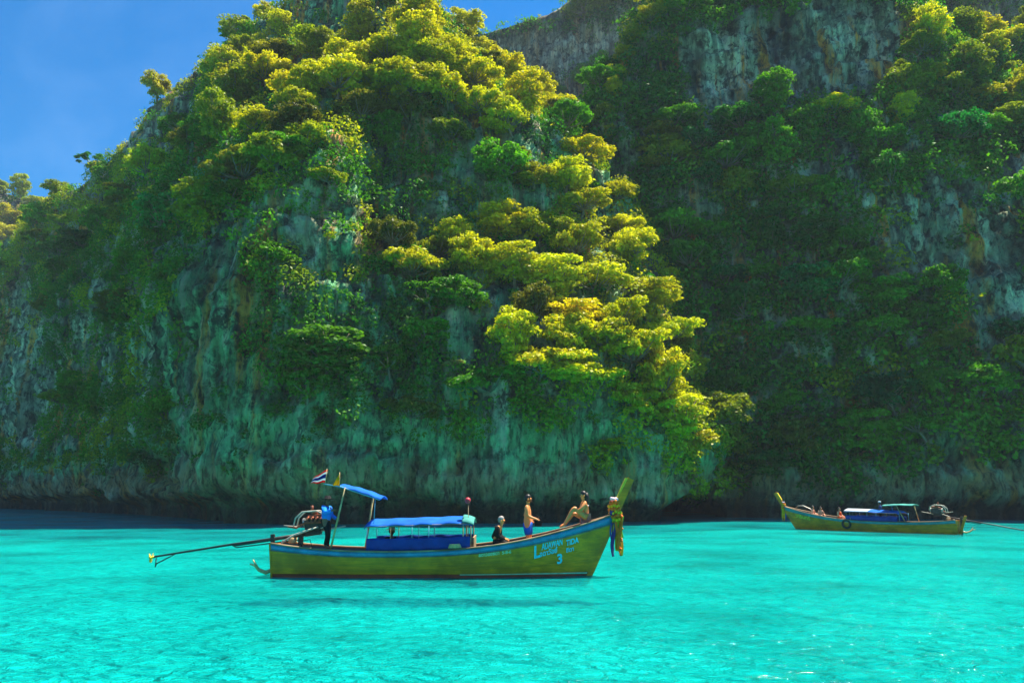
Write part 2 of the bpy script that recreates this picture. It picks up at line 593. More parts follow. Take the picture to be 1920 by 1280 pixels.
mid_cols = [
    [W(700, 930, 215) * (1, 1, 0), W(720, 400, 225), W(760, 110, 236)],
    [W(830, 930, 210) * (1, 1, 0), W(835, 400, 220), W(860, 80, 232)],
    [W(900, 930, 205) * (1, 1, 0), W(905, 400, 214), W(905, 66, 226)],
    [W(980, 930, 203) * (1, 1, 0), W(975, 400, 212), W(965, 48, 224)],
    [W(1060, 930, 202) * (1, 1, 0), W(1055, 400, 210), W(1045, 18, 222)],
    [W(1150, 930, 202) * (1, 1, 0), W(1140, 400, 210), W(1120, -45, 222)],
    [W(1260, 930, 204) * (1, 1, 0), W(1240, 400, 212), W(1220, -90, 224)],
    [W(1420, 930, 215) * (1, 1, 0), W(1400, 400, 224), W(1400, 20, 236)],
]
mcliff, GM, nfM = build_cliff('back_mountain', mid_cols, 120, 12, 1.1, 70, M_ROCK_B,
                              'hazy grey mountain standing behind the gap between the cliffs', 1.2, 0, 90.0)
far_cols = [
    [W(1560, 930, 175) * (1, 1, 0), W(1570, 400, 182), W(1600, 90, 190)],
    [W(1680, 930, 170) * (1, 1, 0), W(1690, 300, 178), W(1720, -5, 188)],
    [W(1800, 930, 168) * (1, 1, 0), W(1800, 300, 176), W(1800, -50, 188)],
    [W(1930, 930, 168) * (1, 1, 0), W(1925, 300, 176), W(1920, -70, 188)],
    [W(2080, 930, 172) * (1, 1, 0), W(2080, 300, 180), W(2080, -20, 190)],
    [W(2300, 930, 180) * (1, 1, 0), W(2300, 400, 188), W(2280, 160, 196)],
]
fcliff, GF, nfF = build_cliff('far_right_mountain', far_cols, 90, 10, 1.2, 60, M_ROCK_B,
                              'dark forested mountain rising behind the right cliff', 1.2, 0, 130.0)
left_cols = [
    [W(-420, 930, 240) * (1, 1, 0), W(-420, 600, 250), W(-400, 330, 300)],
    [W(-200, 930, 232) * (1, 1, 0), W(-200, 600, 240), W(-190, 330, 290)],
    [W(-60, 930, 228) * (1, 1, 0), W(-60, 600, 236), W(-50, 342, 280)],
    [W(40, 930, 226) * (1, 1, 0), W(35, 600, 234), W(30, 368, 272)],
    [W(110, 930, 228) * (1, 1, 0), W(105, 600, 236), W(95, 396, 268)],
    [W(170, 930, 236) * (1, 1, 0), W(165, 650, 242), W(150, 470, 266)],
    [W(240, 930, 250) * (1, 1, 0), W(240, 700, 256), W(230, 560, 270)],
]
lcliff, GL, nfL = build_cliff('far_left_hill', left_cols, 90, 10, 1.0, 50, M_ROCK_B,
                              'sunlit rocky hill far behind the left shoulder of the headland', 1.0, 0, 170.0)


# ------------------------------------------------------------------ vegetation
def face_samples(G, nf):
    A = G[:-1, :nf - 1]; B = G[1:, :nf - 1]; Cc = G[1:, 1:nf]; Dd = G[:-1, 1:nf]
    cen = (A + B + Cc + Dd) / 4
    n = np.cross(B - Dd, Cc - A)
    area = np.linalg.norm(n, axis=-1) / 2
    n = n / (2 * area[..., None] + 1e-9)
    flip = (n * (np.array((0, 0, CAM_Z)) - cen)).sum(-1)
    if (flip > 0).mean() < 0.5:
        n = -n
    return cen.reshape(-1, 3), n.reshape(-1, 3), area.reshape(-1)


def ell(px, py, lst):
    m = np.zeros_like(px)
    for cx, cy, rx, ry, s in lst:
        q = ((px - cx) / rx) ** 2 + ((py - cy) / ry) ** 2
        m = np.maximum(m, s * (1 - sstep(0.55, 1.35, q)))
    return m


H_ROCK = [(920, 275, 78, 68, 1), (1010, 380, 60, 60, .7), (1135, 400, 30, 105, .85), (800, 375, 130, 55, .6), (580, 440, 150, 42, .85),
          (410, 560, 75, 125, 1), (380, 760, 60, 170, 1), (45, 690, 75, 170, 1), (170, 650, 50, 70, .8), (305, 690, 42, 120, .85),
          (620, 25, 105, 45, .9), (770, 45, 60, 36, .9), (350, 205, 55, 70, .75), (262, 255, 45, 50, .85), (820, 640, 60, 60, .35),
          (30, 400, 40, 40, .5)]
R_ROCK = [(1470, 120, 235, 90, 1), (1330, 150, 70, 80, .8), (1590, 75, 120, 90, 1), (1525, 320, 24, 24, 1), (1770, 440, 110, 110, .85),
          (1880, 540, 75, 130, 1), (1385, 500, 38, 46, .85), (1650, 500, 60, 60, .6), (1900, 360, 60, 60, .9)]
lowx = [-600, 0, 330, 345, 470, 490, 900, 1140, 1170, 1330, 2000]
lowy = [880, 870, 860, 660, 660, 790, 800, 800, 870, 915, 915]


def veg_head(px, py, P):
    r = ell(px, py, H_ROCK)
    lo = np.interp(px, lowx, lowy) + 45 * fbm(P * 0.09 + 3, 3)
    r = np.maximum(r, sstep(-12, 14, py - lo))
    v = 1.15 - 1.15 * r + 0.40 * fbm(P * 0.12 + 50, 3)
    return np.clip(v * 1.3, 0, 1) * (P[:, 2] > 3.5)


def veg_right(px, py, P):
    r = ell(px, py, R_ROCK)
    lo = np.interp(px, [1200, 1340, 1660, 1700, 2400], [905, 900, 915, 868, 870]) + 40 * fbm(P * 0.08 + 3, 3)
    r = np.maximum(r, sstep(-10, 14, py - lo))
    v = 1 - 1.3 * r + 0.35 * fbm(P * 0.1 + 50, 3)
    return np.clip(v * 1.3, 0, 1) * (P[:, 2] > 3.0)


def leaf_quads(cen, nrm, size, jitter=0.75):
    """one kite-shaped leaf spray per centre, facing roughly along nrm"""
    n = len(cen)
    d = nrm + rng.normal(size=(n, 3)) * jitter
    d /= np.linalg.norm(d, axis=1)[:, None] + 1e-9
    t = np.cross(d, rng.normal(size=(n, 3)))
    t /= np.linalg.norm(t, axis=1)[:, None] + 1e-9
    b = np.cross(d, t)
    s = size[:, None] * (0.7 + 0.6 * rng.random((n, 1)))
    w = s * (0.42 + 0.3 * rng.random((n, 1)))
    V = np.stack([cen - t * s, cen + b * w + d * s * 0.15, cen + t * s, cen - b * w + d * s * 0.15], 1)
    Q = np.arange(4 * n).reshape(n, 4)
    return V.reshape(-1, 3), Q


def set_col(me, cols):
    at = me.color_attributes.new('Col', 'FLOAT_COLOR', 'POINT')
    c = np.ones((len(me.vertices), 4), np.float32)
    c[:, :3] = cols
    at.data.foreach_set('color', c.ravel())


YEL = np.array((0.54, 0.52, 0.003)); LIME = np.array((0.26, 0.32, 0.005)); GRN = np.array((0.095, 0.30, 0.006))  # yellow and lime also serve as painted sunlight on foliage
DRK = np.array((0.035, 0.18, 0.012)); EME = np.array((0.015, 0.24, 0.045)); OLV = np.array((0.17, 0.18, 0.008))


def undergrowth(name, G, nf, vegfn, n, rad, per, leaf, label, yellow):
    cen, nrm, area = face_samples(G, nf)
    px, py = to_pixel(cen)
    p = vegfn(px, py, cen) * area * (px > -260) * (px < 2180) * (py > -160)
    p = p / p.sum()
    idx = rng.choice(len(cen), n, p=p)
    c = cen[idx] + rng.normal(size=(n, 3)) * 0.25
    nn = nrm[idx] + np.array((0, 0, 0.55))
    nn /= np.linalg.norm(nn, axis=1)[:, None]
    r = rad * (0.5 + 1.3 * rng.random(n) ** 2)
    cnt = np.maximum(12, (per * (r / rad) ** 2)).astype(int)
    rep_ = lambda v: np.repeat(v, cnt, axis=0)
    m = cnt.sum()
    d = rng.normal(size=(m, 3))
    d /= np.linalg.norm(d, axis=1)[:, None]
    ln = rep_(nn)
    dt = (d * ln).sum(-1)
    d = np.where((dt < -0.2)[:, None], d - 2 * dt[:, None] * ln, d)
    lump = 1 + 0.55 * perlin(d * 1.7 + rep_(c) * 3.1)
    q = rep_(c) + d * (rep_(r) * lump * (0.66 + 0.38 * rng.random(m)))[:, None] * np.array((1, 1, 0.8)) + ln * (rep_(r) * 0.15)[:, None]
    V, Q = leaf_quads(q, d * 0.8 + np.array((0, 0, 0.5)), np.full(m, leaf))
    me = mesh_np(name, V, Q, [M_LEAF])
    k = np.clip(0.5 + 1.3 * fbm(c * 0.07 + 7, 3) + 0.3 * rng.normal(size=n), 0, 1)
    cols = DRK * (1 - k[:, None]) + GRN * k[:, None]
    yk = sstep(0.0, 0.5, perlin(c * 0.11 + 70) + 0.25 * rng.normal(size=n) + yellow - 0.4 + (np.maximum(0.55 * sstep(46, 62, c[:, 2]), 0.8 * sstep(2, 12, c[:, 0])) if 'headland' in name else 0))  # headland yellower high up and rightward: sunlight put into the leaf colour
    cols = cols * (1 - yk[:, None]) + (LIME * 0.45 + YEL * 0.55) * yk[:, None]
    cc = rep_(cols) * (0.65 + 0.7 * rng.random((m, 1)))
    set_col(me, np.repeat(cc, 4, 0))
    print('STUFF', name, m)
    o = link(name, me)
    tag(o, label, 'undergrowth', kind='stuff')
    return o


all_veg = lambda px, py, P: np.clip(0.75 + 0.9 * fbm(P * 0.05 + 9, 3), 0.0, 1) * (P[:, 2] > 4)
crest_veg = lambda px, py, P: np.clip(0.5 + 1.1 * fbm(P * 0.045 + 9, 3) + 0.5 * sstep(90, 20, py), 0.0, 1) * (P[:, 2] > 4)
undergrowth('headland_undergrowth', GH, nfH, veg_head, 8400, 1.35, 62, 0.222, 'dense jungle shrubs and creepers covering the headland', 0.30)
undergrowth('right_cliff_undergrowth', GR, nfR, veg_right, 4300, 1.75, 60, 0.31, 'dense jungle shrubs and creepers covering the tall right cliff', 0.12)
undergrowth('back_mountain_undergrowth', GM, nfM, crest_veg, 2000, 2.2, 38, 0.42, 'shrubs scattered over the hazy mountain behind the gap', 0.2)
undergrowth('far_right_undergrowth', GF, nfF, all_veg, 1500, 2.3, 40, 0.42, 'forest cover on the dark mountain behind the right cliff', 0.1)
undergrowth('far_left_undergrowth', GL, nfL, all_veg, 1300, 2.3, 46, 0.45, 'shrubs on the sunlit hill behind the left shoulder', 0.5)


# ---- tree prototypes
def tube(path, radii, sides=6):
    path = [Vector(p) for p in path]
    V, Fq = [], []
    for i, p in enumerate(path):
        t = (path[min(i + 1, len(path) - 1)] - path[max(i - 1, 0)]).normalized()
        a = t.orthogonal().normalized() if i == 0 else (a - t * a.dot(t)).normalized()
        b = t.cross(a)
        for s in range(sides):
            an = 2 * math.pi * s / sides
            V.append(p + (a * math.cos(an) + b * math.sin(an)) * radii[i])
    for i in range(len(path) - 1):
        for s in range(sides):
            s2 = (s + 1) % sides
            Fq.append((i * sides + s, i * sides + s2, (i + 1) * sides + s2, (i + 1) * sides + s))
    Fq.append(tuple(range(sides))[::-1])
    Fq.append(tuple((len(path) - 1) * sides + s for s in range(sides)))
    return [tuple(v) for v in V], Fq


def join_geo(parts):
    V, Fq = [], []
    for v, f in parts:
        o = len(V)
        V += list(v)
        Fq += [tuple(i + o for i in q) for q in f]
    return V, Fq


def mesh_py(name, V, Fq, mats=(), smooth=False):
    me = bpy.data.meshes.new(name)
    me.from_pydata([tuple(v) for v in V], [], [tuple(f) for f in Fq])
    if smooth:
        me.polygons.foreach_set('use_smooth', [True] * len(me.polygons))
    for m in mats:
        me.materials.append(m)
    me.update()
    return me


def make_tree_proto(kind, seed):
    r = np.random.default_rng(seed)
    if kind == 'rounded':
        H, RX, RZ, nl, lr = 2.3, 2.1, 1.7, 34, 0.60
    elif kind == 'flat-topped':
        H, RX, RZ, nl, lr = 2.5, 2.6, 0.9, 34, 0.56
    elif kind == 'tall bushy':
        H, RX, RZ, nl, lr = 2.7, 1.7, 2.3, 34, 0.58
    else:
        H, RX, RZ, nl, lr = 2.7, 2.4, 1.5, 20, 0.46
    cc = np.array((0, -0.9, H))
    lobes = []
    for i in range(nl):
        an = 2.4 * i + r.normal() * 0.3
        rad = math.sqrt((i + 0.5) / nl)
        up = r.uniform(-0.75, 1.0) * math.sqrt(max(0, 1 - rad * rad * 0.75))
        c = cc + np.array((math.cos(an) * rad * RX, math.sin(an) * rad * RX, up * RZ + r.normal() * 0.15))
        lobes.append((c, lr * r.uniform(0.7, 1.25)))
    per = 125
    cen, nr, colv = [], [], []
    for c, l in lobes:
        d = r.normal(size=(per, 3)); d /= np.linalg.norm(d, axis=1)[:, None]
        d[:, 2] = np.where(d[:, 2] < -0.45, -d[:, 2], d[:, 2])
        q = c + d * (l * (0.45 + 0.75 * r.random(per)))[:, None] * np.array((1.25, 1.25, 0.70))
        cen.append(q); nr.append(d * 0.7 + np.array((0, 0, 0.6)))
        colv.append(np.full((per, 3), r.uniform(0.82, 1.15)) * (0.72 + 0.56 * r.random((per, 1))))
    cen, nr, colv = np.concatenate(cen), np.concatenate(nr), np.concatenate(colv)
    V, Q = leaf_quads(cen, nr, np.full(len(cen), 0.175), 0.8)
    crown = mesh_np('crown', V, Q, [M_LEAF])
    set_col(crown, np.repeat(colv, 4, 0))
    geo = [tube([(0, 0.6, -0.5), (0, 0.1, 0.2), (0.1, -0.5, 1.1), (0, -0.8, H * 0.62), tuple(cc)], [0.20, 0.17, 0.13, 0.10, 0.04])]
    st = np.array((0, -0.8, H * 0.58))
    for c, l in lobes[::2]:
        m = (st + c) / 2 + np.array((0, 0, -0.12)) + r.normal(size=3) * 0.1
        geo.append(tube([tuple(st), tuple(m), tuple(c)], [0.07, 0.05, 0.02], 5))
    trunk = mesh_py('trunk', *join_geo(geo), [M_BARK], True)
    return trunk, crown


KINDS = ['rounded', 'rounded', 'flat-topped', 'tall bushy', 'flat-topped', 'rounded', 'open']
PROTOS = [(k, *make_tree_proto(k, 40 + i)) for i, k in enumerate(KINDS)]

tv, tf = [], []
for Gx, nx in ((GH, nfH), (GR, nfR), (GM, nfM), (GF, nfF), (GL, nfL)):
    o = len(tv)
    nc, nr = Gx.shape[:2]
    step = 2
    Gs = Gx[::step, ::step]
    tv += [tuple(v) for v in Gs.reshape(-1, 3)]
    tf += [tuple(int(i) + o for i in q) for q in grid_quads(Gs.shape[0], Gs.shape[1])]
TERRAIN = BVHTree.FromPolygons(tv, tf)
EYE = Vector((0, 0, CAM_Z))


def cast(px, py):
    d = Vector(W(px, py, 50.0)) - EYE
    d.normalize()
    loc, n, i, dist = TERRAIN.ray_cast(EYE, d)
    if loc is None:
        return None
    if n.dot(d) > 0:
        n = -n
    return loc, n


tree_count = 0


def colour_name(c):
    c = np.array(c) / (np.linalg.norm(c) + 1e-9)
    tab = {'golden': YEL, 'lime-green': LIME, 'dark green': DRK, 'green': GRN, 'olive': OLV, 'emerald': EME}
    return max(tab, key=lambda k_: float((tab[k_] / np.linalg.norm(tab[k_])) @ c))


def plant(loc, n, size, colour, kind_i, place, group):
    """one tree: an Empty at its root with a trunk and a crown"""
    global tree_count
    k, trunk, crown = PROTOS[kind_i]
    s = size / 4.1
    out = Vector((n[0], n[1], 0))
    ang = math.atan2(out.x, -out.y) if out.length > 0.05 else random.uniform(0, 6.28)
    t = empty('jungle_tree', loc, (random.uniform(-.08, .08), random.uniform(-.08, .08), ang + random.uniform(-0.5, 0.5)))
    t.scale = (s * random.uniform(0.78, 1.28), s * random.uniform(0.85, 1.15), s * random.uniform(0.72, 1.22))
    a = link('trunk', trunk, t)
    b = link('crown', crown, t)
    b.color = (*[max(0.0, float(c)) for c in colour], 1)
    shape = {'rounded': 'rounded jungle tree', 'flat-topped': 'flat-topped jungle tree', 'tall bushy': 'upright bushy jungle tree', 'open': 'thin open jungle tree'}[k]
    cn = colour_name(colour)
    big = 'large' if size > 5.2 else 'small' if size < 4.3 else 'mid-sized'
    tag(t, f'{big} {cn} {shape} {place}', 'tree', f'{big} {cn} {k} trees {group}')
    tree_count += 1
    return t


SPOTS = []          # planted crown positions, to keep trees apart


def too_close(p, d):
    return any((p - q).length_squared < d * d for q in SPOTS)


def hue(base, amt=0.16):
    return np.array(base) * (1 + rng.normal() * amt) * np.array((1 + rng.normal() * 0.05, 1, 1))


LEDGE = ('on the wide ledge across the middle of the headland', 'on the headland ledge')
CORNER = ('on the lower right corner of the headland', 'on the headland corner')
SLOPE = ('on the upper slope of the headland', 'on the headland upper slope')
EDGE = ('on the steep right edge of the headland', 'on the headland right edge')
FACE = ('clinging to the shaded front face of the headland', 'on the headland front face')
SHOULDER = ('on the left shoulder of the headland', 'on the headland left shoulder')


def head_place(px, py):
    if px < 340: return SHOULDER
    if px > 1130 and py > 500: return CORNER
    if px > 930 and py < 500 and px > 1000 + (py - 200) * 0.25: return EDGE
    if px > 700 and 400 < py < 600: return LEDGE
    if py < 400: return SLOPE
    if px > 880: return CORNER if py > 560 else LEDGE
    return FACE


hand = [(765, 520, 4.6, YEL), (850, 445, 4.2, YEL), (935, 432, 5.0, YEL), (1010, 440, 4.8, YEL), (1075, 478, 5.0, YEL), (890, 500, 4.6, YEL),  # mostly yellow: sunshine on these crowns is put into their colour
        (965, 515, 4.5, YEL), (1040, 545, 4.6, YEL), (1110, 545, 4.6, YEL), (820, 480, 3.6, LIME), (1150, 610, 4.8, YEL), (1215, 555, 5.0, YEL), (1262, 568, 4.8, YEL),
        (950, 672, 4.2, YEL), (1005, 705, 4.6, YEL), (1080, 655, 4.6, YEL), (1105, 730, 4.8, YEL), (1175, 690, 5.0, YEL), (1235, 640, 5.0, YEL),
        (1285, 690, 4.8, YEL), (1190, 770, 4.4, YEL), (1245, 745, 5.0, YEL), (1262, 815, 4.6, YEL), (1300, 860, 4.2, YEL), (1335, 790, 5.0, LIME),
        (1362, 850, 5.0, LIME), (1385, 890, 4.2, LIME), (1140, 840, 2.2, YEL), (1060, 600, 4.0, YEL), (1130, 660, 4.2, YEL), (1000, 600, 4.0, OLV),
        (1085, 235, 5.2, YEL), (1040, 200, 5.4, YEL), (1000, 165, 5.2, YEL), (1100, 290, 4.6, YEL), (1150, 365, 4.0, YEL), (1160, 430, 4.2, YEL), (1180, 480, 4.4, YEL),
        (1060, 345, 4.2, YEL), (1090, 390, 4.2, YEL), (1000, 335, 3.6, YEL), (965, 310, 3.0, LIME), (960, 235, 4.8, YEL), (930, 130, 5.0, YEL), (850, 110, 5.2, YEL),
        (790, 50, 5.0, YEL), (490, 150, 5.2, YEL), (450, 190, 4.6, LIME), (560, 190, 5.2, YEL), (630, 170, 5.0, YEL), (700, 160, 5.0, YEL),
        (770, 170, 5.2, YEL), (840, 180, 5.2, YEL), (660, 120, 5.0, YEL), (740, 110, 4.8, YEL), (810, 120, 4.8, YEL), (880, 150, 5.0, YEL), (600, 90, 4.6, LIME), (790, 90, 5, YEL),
        (420, 250, 4.6, LIME), (480, 240, 4.6, YEL), (560, 250, 4.6, OLV), (620, 340, 3.0, LIME), (850, 260, 4.0, LIME), (900, 205, 4.4, YEL), (680, 215, 4.8, OLV), (760, 235, 4.8, OLV)]


def hand_plant(px, py, size, col, place=None, group=None, kind=None):
    for dx in range(0, 160, 12):
        h = cast(px - dx, py + size * 0.34 * F_PX / 88)
        if h is not None and h[0].y < 160:
            break
    else:
        return
    loc, n = h
    if kind is None:
        kind = random.choice((0, 1, 2, 3, 5, 0, 4))
    shift = W(px, py, loc.y) - W(px - dx, py, loc.y)
    p = loc + Vector((shift[0] * 0.55, 0, 0)) - n * 0.2
    pl = head_place(px, py)
    plant(p, n, size, hue(col), kind, place or pl[0], group or pl[1])
    SPOTS.append(p.copy())


for h in hand:
    hand_plant(h[0], h[1], h[2] * 1.14, h[3])


for h in [(1132, 262, 3.2, YEL), (1128, 222, 3.4, LIME), (1140, 180, 3.6, YEL), (1155, 140, 3.4, YEL), (1172, 105, 3.6, YEL), (1188, 72, 3.4, LIME), (1212, 40, 3.8, YEL), (1245, 14, 4.2, YEL), (1290, 8, 4.0, LIME)]:  # yellow and lime crowns carry the rim light in their leaf colour
    for dx in range(0, 60, 6):
        c_ = cast(h[0] + 8 + dx, h[1] + 16)
        if c_ is not None and c_[0].y < 150 and c_[0].y > 105:
            plant(c_[0], c_[1], h[2], hue(h[3]), random.choice((0, 1, 5)), 'along the rim-lit edge of the right cliff', 'on the right cliff rim')
            SPOTS.append(c_[0].copy())
            break


def special(px, py, size, col, kind, label):
    hand_plant(px, py, size, col, 'x', 'x', kind)
    t = [o for o in bpy.data.objects if o.type == 'EMPTY' and o.get('group', '').endswith(' x')][-1]
    t['label'] = label
    del t['group']


special(283, 318, 6.2, LIME * 1.5, 0, 'large bright lime-green tree standing out on the left shoulder of the headland')
special(322, 415, 6.4, EME, 0, 'emerald-green round tree at the top of the bare rock corner')
special(612, 685, 6.0, np.array((0.07, 0.20, 0.01)), 3, 'tall bright green tree halfway up the shaded headland face')
special(845, 690, 1.8, np.array((0.40, 0.36, 0.12)), 4, 'small pale cream-green tree on the dark rock face')


def scatter(G, nf, vegfn, n, dist, size, pick, place_fn, ymax=1e9):
    cen, nrm, area = face_samples(G, nf)
    px, py = to_pixel(cen)
    p = np.clip(vegfn(px, py, cen), 0, 1) ** 3 * area * (px > -60) * (px < 1980) * (py > -60) * (py < 960)
    facing = (nrm * (np.array((0, 0, CAM_Z)) - cen)).sum(1)
    p = p * (facing > -20)
    p = p / p.sum()
    got = 0
    for i in rng.choice(len(cen), n * 30, p=p):
        if got >= n:
            break
        loc, nn = Vector(cen[i]), Vector(nrm[i])
        if too_close(loc, dist):
            continue
        top = loc + nn * 1.2 + Vector((0, 0, size[0] * 0.55))
        d = top - EYE
        hit = TERRAIN.ray_cast(EYE, d.normalized(), d.length - 0.4)
        if hit[0] is not None:
            continue
        s = random.uniform(*size)
        col, ki = pick(px[i], py[i])
        pl = place_fn(px[i], py[i])
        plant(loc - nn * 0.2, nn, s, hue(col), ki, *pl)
        SPOTS.append(loc)
        got += 1


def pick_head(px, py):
    sunny = (py < 230) or (px > 1000 and py > 420)  # sunlit zones get yellower crowns, shaded ones greener: lighting painted as leaf colour
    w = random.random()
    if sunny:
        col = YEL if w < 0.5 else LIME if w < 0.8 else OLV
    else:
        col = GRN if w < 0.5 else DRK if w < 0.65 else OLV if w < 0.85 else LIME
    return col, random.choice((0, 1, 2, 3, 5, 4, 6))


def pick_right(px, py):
    sunny = (px > 1530 and py < 260 and px > 1500 + py * 0.3) or py < 30  # crest crowns coloured yellow to paint in sunshine, shaded face kept green
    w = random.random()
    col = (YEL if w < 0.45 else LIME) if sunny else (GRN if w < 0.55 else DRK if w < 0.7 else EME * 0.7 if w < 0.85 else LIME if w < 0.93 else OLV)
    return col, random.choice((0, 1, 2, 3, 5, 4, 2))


def place_right(px, py):
    if px > 1530 and py < 270 and px > 1500 + py * 0.3: return ('on the sunlit crest of the right cliff', 'on the right cliff crest')
    if px < 1330 and py < 330 or py < 30: return ('along the rim-lit edge of the right cliff', 'on the right cliff rim')
    if py < 480: return ('high on the shaded face of the right cliff', 'high on the right cliff')
    return ('low on the shaded face of the right cliff', 'low on the right cliff')


scatter(GH, nfH, veg_head, 118, 2.5, (3.4, 5.6), pick_head, head_place)
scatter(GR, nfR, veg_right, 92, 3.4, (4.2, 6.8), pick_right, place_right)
scatter(GM, nfM, crest_veg, 14, 6, (6, 9), lambda x, y: ((LIME if y < 60 else GRN), random.choice((0, 2, 3))), lambda x, y: ('on the hazy mountain behind the gap', 'on the back mountain'))  # lighter crowns near the crest paint the sunlight there
scatter(GL, nfL, all_veg, 14, 5, (6, 9), lambda x, y: (YEL if random.random() < 0.6 else LIME, random.choice((0, 2, 3))), lambda x, y: ('on the sunlit hill behind the left shoulder', 'on the far left hill'))  # yellow crowns paint sunlight onto the hill
scatter(GF, nfF, all_veg, 8, 5, (6, 9), lambda x, y: (GRN, random.choice((0, 2, 3))), lambda x, y: ('on the dark mountain behind the right cliff', 'on the far right mountain'))
print('TREES', tree_count)


# ------------------------------------------------------------------ boats
def ground(px, py, z=0.0):
    d = W(px, py, 1.0) - np.array((0, 0, CAM_Z))
    k = (z - CAM_Z) / d[2]
    return np.array((0, 0, CAM_Z)) + d * k


def wood_mat(name, col, col2, rough=0.45):
    k = NT(name)
    tc = k.n('TexCoord').outputs['Object']
    a = k.noise(k.mapping(tc, (0.7, 6, 9)), 1.0, 5, 0.65, 0.6)
    b = k.noise(tc, 1.1, 5, 0.6)
    base = k.ramp(a, [(0.36, col2), (0.62, col)])
    base = k.mix(k.ramp(b, [(0.44, grey(0.0)), (0.62, grey(0.65))]), base, tuple(c * 0.55 for c in col2))
    p = k.n('BsdfPrincipled', Base__Color=base, Roughness=rough)
    p.inputs['Specular IOR Level'].default_value = 0.4
    bp = k.n('Bump', Height=a, Strength=0.35, Distance=0.02)
    k.link(bp.outputs[0], p.inputs['Normal'])
    k.surface(p.outputs[0])
    return k.m


def cloth_mat(name, col, transl=0.25):
    k = NT(name)
    tc = k.n('TexCoord').outputs['Object']
    nz = k.noise(tc, 2.5, 4, 0.6)
    base = k.ramp(nz, [(0.3, tuple(c * 0.72 for c in col)), (0.7, tuple(min(1, c * 1.2) for c in col))])
    d = k.n('BsdfPrincipled', Base__Color=base, Roughness=0.85)
    d.inputs['Specular IOR Level'].default_value = 0.15
    t = k.n('BsdfTranslucent', Color=base)
    m = k.n('MixShader', Fac=transl)
    k.link(d.outputs[0], m.inputs[1]); k.link(t.outputs[0], m.inputs[2])
    k.surface(m.outputs[0])
    return k.m


M_HULL1 = wood_mat('varnished_hull', (0.92, 0.30, 0.003), (0.56, 0.18, 0.003))
M_HULL2 = wood_mat('orange_varnished_hull', (0.95, 0.27, 0.004), (0.60, 0.15, 0.004))
M_BOTTOM = wood_mat('red_brown_bottom_paint', (0.50, 0.060, 0.014), (0.28, 0.03, 0.008), 0.6)
M_BLUE = simple_mat('blue_paint', (0.02, 0.22, 0.42), 0.4, 0.3, 3.0, dirt=0.5)
M_TEAL = simple_mat('teal_paint', (0.03, 0.26, 0.32), 0.4, 0.3, 3.0, dirt=0.5)
M_CAP = wood_mat('gunwale_wood', (0.42, 0.30, 0.16), (0.20, 0.12, 0.06), 0.7)
M_DECK = wood_mat('deck_wood', (0.40, 0.17, 0.07), (0.20, 0.08, 0.03), 0.7)
M_INNER = simple_mat('inner_hull_paint', (0.05, 0.14, 0.16), 0.7, 0.3, 3.0, dirt=0.4)
M_TARP = cloth_mat('blue_tarpaulin', (0.012, 0.16, 0.62), 0.3)
M_TARP_D = cloth_mat('navy_side_curtain', (0.010, 0.055, 0.30), 0.15)
M_TARP_T = cloth_mat('faded_teal_tarpaulin', (0.10, 0.42, 0.36), 0.3)
M_TARP_W = cloth_mat('pale_tarpaulin', (0.65, 0.72, 0.80), 0.3)
M_BAMBOO = wood_mat('bamboo', (0.62, 0.46, 0.20), (0.42, 0.28, 0.10), 0.5)
M_ROD = simple_mat('painted_rod', (0.10, 0.34, 0.46), 0.5, 0.2)
M_STEEL = simple_mat('worn_steel', (0.30, 0.29, 0.26), 0.45, 0.4, 8, metallic=0.6)
M_DKIRON = simple_mat('dark_greasy_iron', (0.035, 0.032, 0.028), 0.5, 0.5, 8, metallic=0.3)
M_RUST = simple_mat('rusty_engine_paint', (0.28, 0.07, 0.03), 0.6, 0.5, 9)
M_HOSE = simple_mat('pale_hose', (0.50, 0.48, 0.38), 0.6, 0.25)
M_RUBBER = simple_mat('black_rubber', (0.018, 0.018, 0.018), 0.7, 0.3)
M_ROPE = simple_mat('rope', (0.66, 0.42, 0.20), 0.9, 0.3, 20)
M_GOLD = simple_mat('gold_paint', (0.80, 0.50, 0.03), 0.4, 0.2)
M_RED = simple_mat('red_buoy', (0.62, 0.03, 0.05), 0.5, 0.2)
M_CYANTXT = simple_mat('cyan_lettering', (0.02, 0.62, 0.80), 0.5, 0.2)
M_PALETXT = simple_mat('pale_lettering', (0.35, 0.62, 0.42), 0.5, 0.2)
M_YELTXT = simple_mat('yellow_lettering', (0.75, 0.55, 0.05), 0.5, 0.2)
M_YFLAG = cloth_mat('yellow_flag_cloth', (1.0, 0.55, 0.01), 0.55)
M_SKIN = simple_mat('tanned_skin', (0.80, 0.27, 0.07), 0.5, 0.12, 5)
M_SKIN2 = simple_mat('dark_tanned_skin', (0.22, 0.10, 0.05), 0.5, 0.12, 5)
M_SKIN3 = simple_mat('fair_skin', (0.72, 0.32, 0.17), 0.5, 0.1, 5)
M_HAIR = simple_mat('dark_hair', (0.018, 0.012, 0.010), 0.5, 0.3)
M_HAIRG = simple_mat('grey_hair', (0.32, 0.28, 0.25), 0.6, 0.3)
M_BSHIRT = cloth_mat('blue_shirt', (0.015, 0.24, 0.85), 0.05)
M_BLACKC = cloth_mat('black_cloth', (0.012, 0.012, 0.014), 0.0)
M_BSHORT = cloth_mat('blue_shorts', (0.012, 0.12, 0.60), 0.05)
M_WHITEC = cloth_mat('white_cloth', (0.70, 0.70, 0.72), 0.1)
M_ORANGE = cloth_mat('orange_vest', (0.80, 0.10, 0.02), 0.05)
M_NAVY = cloth_mat('navy_shirt', (0.03, 0.06, 0.16), 0.05)
M_PINK = cloth_mat('pink_cloth', (0.70, 0.22, 0.20), 0.05)
